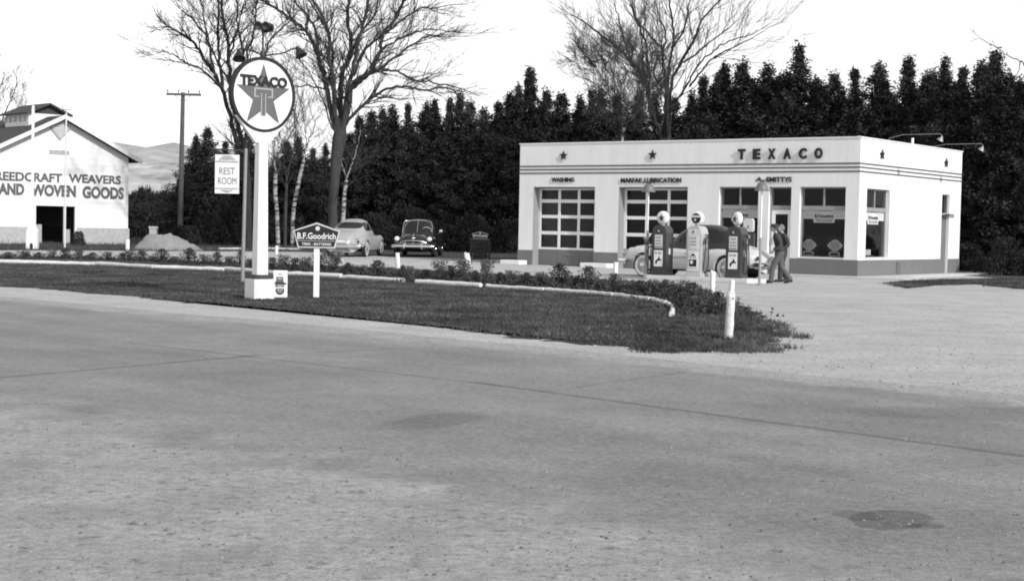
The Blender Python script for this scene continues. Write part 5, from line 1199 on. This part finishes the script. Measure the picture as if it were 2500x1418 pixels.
bare_tree('elm_tree', 'massive bare elm with spreading limbs rising behind the light sedan', 'tree', 80,
  [(813,612,17),(813,570,12.5),(813,500,11),(817,440,12),(822,385,14.5),(829,335,17),(836,292,9)],
  [(13,4,[(815,300),(799,225),(787,168),(775,129),(760,96),(739,69),(700,39),(655,10),(620,-10)]),(12,4,[(820,290),(814,195),(802,135),(805,87),(787,39),(763,0),(745,-40)]),(13,5,[(833,290),(835,180),(850,150),(856,105),(847,45),(850,0),(846,-50)]),
   (12,5,[(842,280),(850,210),(862,168),(874,99),(892,39),(900,-10),(905,-60)]),(13,5,[(848,275),(862,207),(904,174),(928,120),(937,81),(961,51),(985,0),(1010,-50)]),(8,3,[(862,215),(890,190),(928,168),(958,147),(1003,111),(1045,87),(1072,90)]),
   (5,2,[(928,122),(970,99),(1018,80),(1060,72),(1132,81)]),(7,3,[(880,195),(905,178),(934,170),(970,177),(1018,198),(1048,200),(1111,213)]),(9,3,[(846,300),(880,264),(934,222),(988,214),(1036,220),(1099,216),(1132,249)]),
   (4,2,[(806,300),(775,216),(739,156),(720,140)]),(4,2,[(799,219),(754,211),(718,210),(700,200)]),(8,3,[(862,185),(886,126),(922,96),(958,69),(1021,24),(1065,20)]),(8,3,[(826,260),(808,200),(812,130),(800,80),(775,30),(740,-20)]),(7,3,[(856,140),(880,80),(912,40),(925,-20)]),(7,3,[(775,129),(765,60),(725,10),(700,-30)])], 1.0, 1, M['bark_pale'], maxl=3, twigs=5.2, tw_len=2.2)
bare_tree('elm_tree', 'slanting bare elm with several stems behind the round pole sign', 'tree', 78,
  [(606,610,11),(605,520,9.5),(602,440,11),(598,395,6)],
  [(14,4,[(598,420),(580,360),(562,288),(541,216),(499,144),(469,102),(445,84),(409,66)]),(8,3,[(541,216),(538,150),(532,75),(533,15),(530,-30)]),(6,3,[(529,190),(505,99),(481,60),(445,27)]),(6,2,[(538,210),(499,177),(460,156),(430,138),(400,126)]),
   (14,5,[(600,420),(592,360),(580,300),(568,246),(562,168),(556,99),(547,60),(541,-5)]),(7,3,[(580,300),(594,240),(592,129),(580,60),(577,0),(570,-40)]),(7,3,[(596,380),(604,260),(604,135),(619,90),(625,30),(628,-20)]),(6,3,[(610,360),(640,220),(648,129),(664,93),(700,60)]),(5,2,[(560,200),(520,130),(500,60),(490,0)]),(5,2,[(556,150),(575,90),(590,30),(610,-20)])], 1.0, 2, M['bark'], maxl=3, twigs=5, tw_len=2.1)
bare_tree('elm_tree', 'broad vase-shaped bare elm rising behind the station roof', 'tree', 80,
  [(1628,625,13),(1628,500,12),(1627,340,12),(1628,292,6)],
  [(12,4,[(1622,350),(1600,300),(1587,252),(1576,210),(1559,173),(1541,151),(1517,127),(1488,100),(1445,68)]),(7,2,[(1559,173),(1539,142),(1526,100),(1512,60),(1500,10)]),(8,3,[(1600,300),(1585,252),(1587,182),(1580,146),(1578,115),(1562,70),(1545,20)]),(5,2,[(1576,215),(1569,173),(1569,100),(1575,50),(1580,0)]),
   (9,3,[(1626,300),(1624,247),(1625,192),(1618,146),(1618,122),(1598,100),(1555,50),(1540,10)]),(9,3,[(1629,300),(1631,188),(1638,137),(1644,100),(1640,40),(1630,-15)]),(9,3,[(1632,300),(1635,247),(1642,192),(1664,155),(1680,122),(1693,100),(1715,50),(1760,0)]),(5,2,[(1669,153),(1712,120),(1739,100),(1790,60)]),
   (7,2,[(1636,300),(1642,265),(1666,228),(1682,199),(1708,155),(1743,124),(1781,100),(1835,85)]),(5,2,[(1684,212),(1712,177),(1741,142),(1776,124),(1835,95)]),(5,2,[(1618,135),(1625,90),(1610,40),(1600,0)]),(5,2,[(1640,120),(1670,70),(1680,20),(1690,-20)]),(4,2,[(1618,215),(1595,178),(1606,140),(1612,120)])], 1.0, 3, M['bark'], maxl=3, twigs=2.9, up=.5, tw_len=2.7)
bare_tree('small_tree', 'twiggy pale tree in front of the broad elm behind the roof', 'tree', 74,
  [(1520,620,7),(1519,450,6),(1519,345,5)],
  [(4,2,[(1519,345),(1521,310),(1530,280),(1520,230),(1500,180),(1480,150)]),(4,2,[(1521,325),(1550,280),(1560,240),(1555,180),(1535,120)]),(3,1.5,[(1521,300),(1515,250),(1470,190),(1440,150)]),(3,1,[(1545,290),(1575,250),(1590,190)])], 1.0, 4, M['birch'], maxl=4, tw_len=2.2, twigs=7)
for i, (lab, Y0, trk, lims) in enumerate([
  ('white-barked birch stem just right of the pole sign', 80, [(680,600,5),(676,520,5),(672,470,5),(673,420,5)], [(4,1.5,[(673,420),(668,380),(672,330),(690,280),(700,230)]),(3,1.5,[(673,400),(690,360),(720,310),(735,250)])]),
  ('white-barked birch leaning right behind the five-sided sign', 80, [(714,582,5),(716,520,5),(728,450,5),(742,390,4)], [(3,1.5,[(742,390),(748,340),(740,280),(725,220)]),(3,1.5,[(742,380),(760,330),(775,290),(800,260)])]),
  ('forked white birch in front of the massive elm trunk', 76, [(836,540,5),(840,490,5),(846,440,4)], [(3,1.5,[(846,440),(858,400),(873,360),(880,310)]),(2.5,1.5,[(846,440),(836,405),(826,370)])]),
  ('thin grey sapling between the two white birches', 80, [(696,590,4),(697,520,4),(700,450,3)], [(3,1.5,[(700,450),(710,390),(722,330),(715,260)]),(3,1.5,[(700,440),(690,380),(680,320),(660,280)])]),
  ('faint leafless tree rising behind the left end of the barn', 110, [(-10,600,8),(-8,400,7),(0,310,6)], [(4,1.5,[(0,310),(15,270),(30,240),(40,205)]),(4,1.5,[(-2,330),(-10,260),(0,220),(8,195)]),(3,1.5,[(0,320),(25,290),(45,260)])])]):
    bare_tree('bare_tree', lab, 'tree', Y0, trk, lims, 1.0, 10+i, M['birch'] if i < 3 else M['bark_pale'], maxl=3, tw_len=1.9, twigs=4, spread=1.2)
# tree standing outside the right edge, one bough reaching into view
bare_tree('bare_tree', 'leafless tree at the right edge with one crooked bough over the evergreens', 'tree', 70,
  [(2590,700,14),(2585,500,12),(2570,340,10)], [(7,3,[(2572,350),(2545,290),(2520,220),(2505,165)]),(3,1.2,[(2508,170),(2492,150),(2468,142),(2440,122),(2395,95)]),(2.5,1,[(2496,150),(2484,175),(2470,208)]),(6,2,[(2575,345),(2600,250),(2620,150)])], 1.0, 31, M['bark'], maxl=2, tw_len=.7, twigs=1.2, spread=.5)
# utility pole
up_ = at(443,597,90); up_.z = 0
ut = thing('utility_pole', 'weathered wooden utility pole with one crossarm beside the dark evergreens', 'utility pole', up_, math.radians(4))
zt = at(443,226,90).z; sc_ = 90/F
b3 = MB(); b3.tube([(-.1,0,0),(0,0,zt)], [.17,.12], 12); b3.build('pole', M['wood_pole'], ut, smooth=True)
b3 = MB(); b3.box(-39*sc_,44*sc_,-.17,-.06,zt-.20,zt-.06); ca = b3.build('crossarm', M['wood_pole'], ut)
b3 = MB(); b3.tube([(-.45,-.1,zt-.2),(0,-.12,zt-.62)], .02, 5); b3.tube([(.45,-.1,zt-.2),(0,-.12,zt-.62)], .02, 5); b3.build('brace', M['metal_grey'], ut)
for x in (-36,-10,14,40): b3 = MB(); b3.lathe([(.02,-.06),(.02,.02),(.05,.04),(.045,.12),(.02,.14)], 10, (x*sc_,-.11,zt)); b3.build('insulator', M['darkgrey'], ca, smooth=True)
# ------------------------------------------------------------ people
def skinned(name, joints, edges, m, parent, sub=1):
    me = bpy.data.meshes.new(name); me.from_pydata([j[0] for j in joints], edges, [])
    o = bpy.data.objects.new(name, me); COL.objects.link(o)
    md = o.modifiers.new('s','SKIN'); md.use_smooth_shade = True; md.branch_smoothing = .3
    lay = me.skin_vertices[0] if me.skin_vertices else None
    for i, j in enumerate(joints):
        r = j[1]; me.skin_vertices[0].data[i].radius = (r, r) if not hasattr(r,'__len__') else r
    me.skin_vertices[0].data[0].use_root = True
    s2 = o.modifiers.new('u','SUBSURF'); s2.levels = sub; s2.render_levels = sub
    dg = bpy.context.evaluated_depsgraph_get(); dg.update(); nm = bpy.data.meshes.new_from_object(o.evaluated_get(dg)); bpy.data.objects.remove(o)
    nm.materials.clear(); nm.materials.append(m); nm.name = name
    for p in nm.polygons: p.use_smooth = True
    oo = bpy.data.objects.new(name, nm); COL.objects.link(oo); oo.parent = parent; return oo
def add_skin_layer(me):
    pass
def person(loc, rz, lab, cap, lean, stride, shirt, trouser, hair, hands_hip=True, H_=1.70):
    """faces +x, y left; joints in metres"""
    t = thing('person', lab, 'person', loc, rz, None); t.scale = (H_/1.75,)*3
    hip = Vector((0,0,.95)); chest = Vector((lean*.6,0,1.28)); neck = Vector((lean,0,1.48)); head = Vector((lean+.05,0,1.60))
    sh = [Vector((lean*.92, s_*.19, 1.42)) for s_ in (1,-1)]
    el = [Vector((lean*.5-.06, .27, 1.15)), Vector((lean*.5-.06, -.27, 1.15))]
    wr = [Vector((lean*.4+.14, .24, .97)), Vector((lean*.4+.14, -.24, .97))] if hands_hip else [Vector((.12,.24,.92)), Vector((-.10,-.25,.90))]
    kn = [Vector((stride*.42,.10,.50)), Vector((-stride*.12,-.10,.50))]; an = [Vector((stride*.55,.10,.09)), Vector((-stride*.72,-.10,.13))]
    hp = [Vector((0,.09,.90)), Vector((0,-.09,.90))]
    J = [(hip,(.09,.09)),(chest,(.085,.085)),(neck,(.055,.055)),(head+Vector((0,0,-.04)),(.065,.062))]; E = [(0,1),(1,2),(2,3)]
    def ad(p, r, par): J.append((p,r if not hasattr(r,'__len__') else r)); E.append((par,len(J)-1)); return len(J)-1
    for k in (0,1):
        a = ad(sh[k]+Vector((0,0,-.01)),.045,1); b = ad(el[k],.038,a); c = ad(wr[k],.027,b)
        dr = (wr[k]-el[k]).normalized(); palm = wr[k]+dr*.06; pm = ad(palm,(.036,.018),c)
        for f_ in range(4):
            off = Vector((0,(f_-1.5)*.017,0)); f1 = ad(palm+dr*.04+off,.009,pm); ad(palm+dr*(.075+.008*(f_ in (1,2)))+off+Vector((0,0,-.02)),.007,f1)
        ad(palm+dr*.02+Vector((.02,.0,-.035)),.010,pm)
        h_ = ad(hp[k],.075,0); q = ad(kn[k],.050,h_); r_ = ad(an[k],.038,q); ad(an[k]+Vector((.13,0,-.05)),.032,r_)
    body = skinned('body', J, E, M['skin'], t)
    # head
    b3 = MB(); hc = head+Vector((.01,0,.03)); vs = []; NU, NV = 20, 14
    for i in range(NV+1):
        ph = math.pi*i/NV
        for j in range(NU):
            th = 2*math.pi*j/NU; x, y, z = math.sin(ph)*math.cos(th), math.sin(ph)*math.sin(th), math.cos(ph)
            r = 1.0; X, Y_, Z = x*.098, y*.076, z*.118
            if z < -.2: X = X*(1+.10*z)+.012; Y_ *= (1+.30*z)
            if x > .75 and -.35 < z < .15: X += .022*max(0,1-abs(y)*5)*(1-abs(z+.12)*2)      # nose
            if x > .6 and .05 < z < .30: X -= .008*(abs(y) > .2)                                # eye sockets
            if x > .6 and -.55 < z < -.45: X += .006                                          # lips
            vs.append((hc.x+X, hc.y+Y_, hc.z+Z))
    b3.add(vs, [(i*NU+j, i*NU+(j+1)%NU, (i+1)*NU+(j+1)%NU, (i+1)*NU+j) for i in range(NV) for j in range(NU)])
    for s_ in (-1,1): b3.lathe([(.0,-.008),(.015,-.006),(.018,0),(.010,.006)], 10, (hc.x-.012,hc.y+s_*.076,hc.z-.01), 'y')
    b3.build('head', M['skin'], t, smooth=True)
    b3 = MB(); 
    for s_ in (-1,1): b3.lathe([(.002,.006),(.009,.003),(.010,0)], 8, (hc.x+.083,hc.y+s_*.032,hc.z+.018), 'x')
    b3.build('eyes', M['letter'], t)
    b3 = MB(); vs = []
    for i in range(9):
        ph = math.pi*.62*i/8
        for j in range(NU):
            th = 2*math.pi*j/NU; x, y, z = math.sin(ph)*math.cos(th), math.sin(ph)*math.sin(th), math.cos(ph)
            k = 1.0
            zz_ = z*.128 if not (x > .3 and z < .35) else .35*.128
            vs.append((hc.x-.012+x*.105, hc.y+y*.084, hc.z+zz_+.004))
    b3.add(vs, [(i*NU+j, i*NU+(j+1)%NU, (i+1)*NU+(j+1)%NU, (i+1)*NU+j) for i in range(8) for j in range(NU)]); b3.build('hair', hair, t, smooth=True)
    if cap:
        b3 = MB(); b3.lathe([(.102,.045),(.106,.065),(.110,.090),(.108,.115),(.075,.132),(.01,.136)], 20, (hc.x-.005,hc.y,hc.z)); cpo = b3.build('cap', M['shirt'], t, smooth=True)
        b3 = MB(); vs = [(hc.x+.08+.085*math.cos(a), hc.y+.085*math.sin(a), hc.z+.045-.02*math.cos(a)) for a in [math.pi*(k/10-.5) for k in range(11)]]; vs += [(x,y,z+.008) for x,y,z in vs]
        b3.add(vs, [tuple(range(11)), tuple(range(21,10,-1))]+[(k,k+1,12+k,11+k) for k in range(10)]+[(10,0,11,21)]); b3.build('visor', M['shoe'], cpo)
    # shirt: lofted torso with sleeves; trousers: hips and two legs
    def loft(mb, secs, n=18):
        vs = [(cx+rx*math.cos(t), cy+ry*math.sin(t), z) for (cx,cy,z,rx,ry) in secs for t in [2*math.pi*j/n for j in range(n)]]
        mb.add(vs, [(i*n+j, i*n+(j+1)%n, (i+1)*n+(j+1)%n, (i+1)*n+j) for i in range(len(secs)-1) for j in range(n)]+[tuple(range(n-1,-1,-1)), tuple((len(secs)-1)*n+j for j in range(n))])
    X = lambda z: lean*max(0,(z-.95)/.53)**1.0
    b3 = MB(); loft(b3, [(X(z),0,z,rx,ry) for z,rx,ry in ((.93,.125,.165),(.98,.135,.172),(1.05,.125,.160),(1.15,.122,.165),(1.27,.130,.185),(1.36,.125,.195),(1.41,.115,.185),(1.45,.095,.14),(1.48,.075,.085),(1.50,.062,.066))])
    for k in (0,1): 
        sg_ = 1 if k == 0 else -1; top_ = sh[k]+Vector((-.0,-sg_*.05,.0))
        b3.tube(smooth_path([top_, sh[k]+Vector((0,sg_*.015,-.03)), el[k], el[k].lerp(wr[k],.88)], 4), [.060]*4+[.068,.070,.068,.064]+[.060,.058,.056,.052]+[.046], 12)
    b3.build('shirt', shirt, t, smooth=True)
    b3 = MB(); b3.v = []; loft(b3, [(0,0,z,rx,ry) for z,rx,ry in ((.78,.09,.13),(.83,.125,.165),(.90,.135,.175),(.96,.130,.168),(.985,.128,.165))])
    for k in (0,1):
        b3.tube(smooth_path([hp[k]+Vector((0,0,-.02)), hp[k].lerp(kn[k],.5)+Vector((0,0,0)), kn[k], kn[k].lerp(an[k],.5), an[k]+Vector((-.01,0,-.03))], 3), [.105,.103,.10,.097,.093,.089,.084,.080,.077,.076,.075,.075,.077], 14)
    b3.build('trousers', trouser, t, smooth=True)
    b3 = MB(); loft(b3, [(0,0,z,rx,ry) for z,rx,ry in ((.955,.133,.173),(.985,.134,.174))]); b3.build('belt', M['shoe'], t)
    for k in (0,1):
        b3 = MB(); a = an[k]; tilt = (0 if k == 0 else .0)
        z0_ = 0 if k == 0 else .03
        b3.tube([a+Vector((-.07,0,-a.z+.045+z0_)), a+Vector((0,0,-a.z+.06+z0_)), a+Vector((.10,0,-a.z+.045+(0 if k == 0 else 0.01))), a+Vector((.19,0,-a.z+.03))], [.035,.048,.045,.025], 10); b3.build('shoe', M['shoe'], t, smooth=True)
    return t
mp_ = G(1902,692); facing = math.atan2(.12, -1)
person(mp_, facing, 'person in dark work shirt and cap walking left past the car', True, .12, .46, M['shirt'], M['trouser'], M['hair'])
person(G(1911,689)+Vector((.0,.12,0)), facing+.35, 'bareheaded person in dark shirt standing close behind the capped one', False, .02, .22, M['shirt'], M['shirt'], M['hairlight'], H_=1.70)
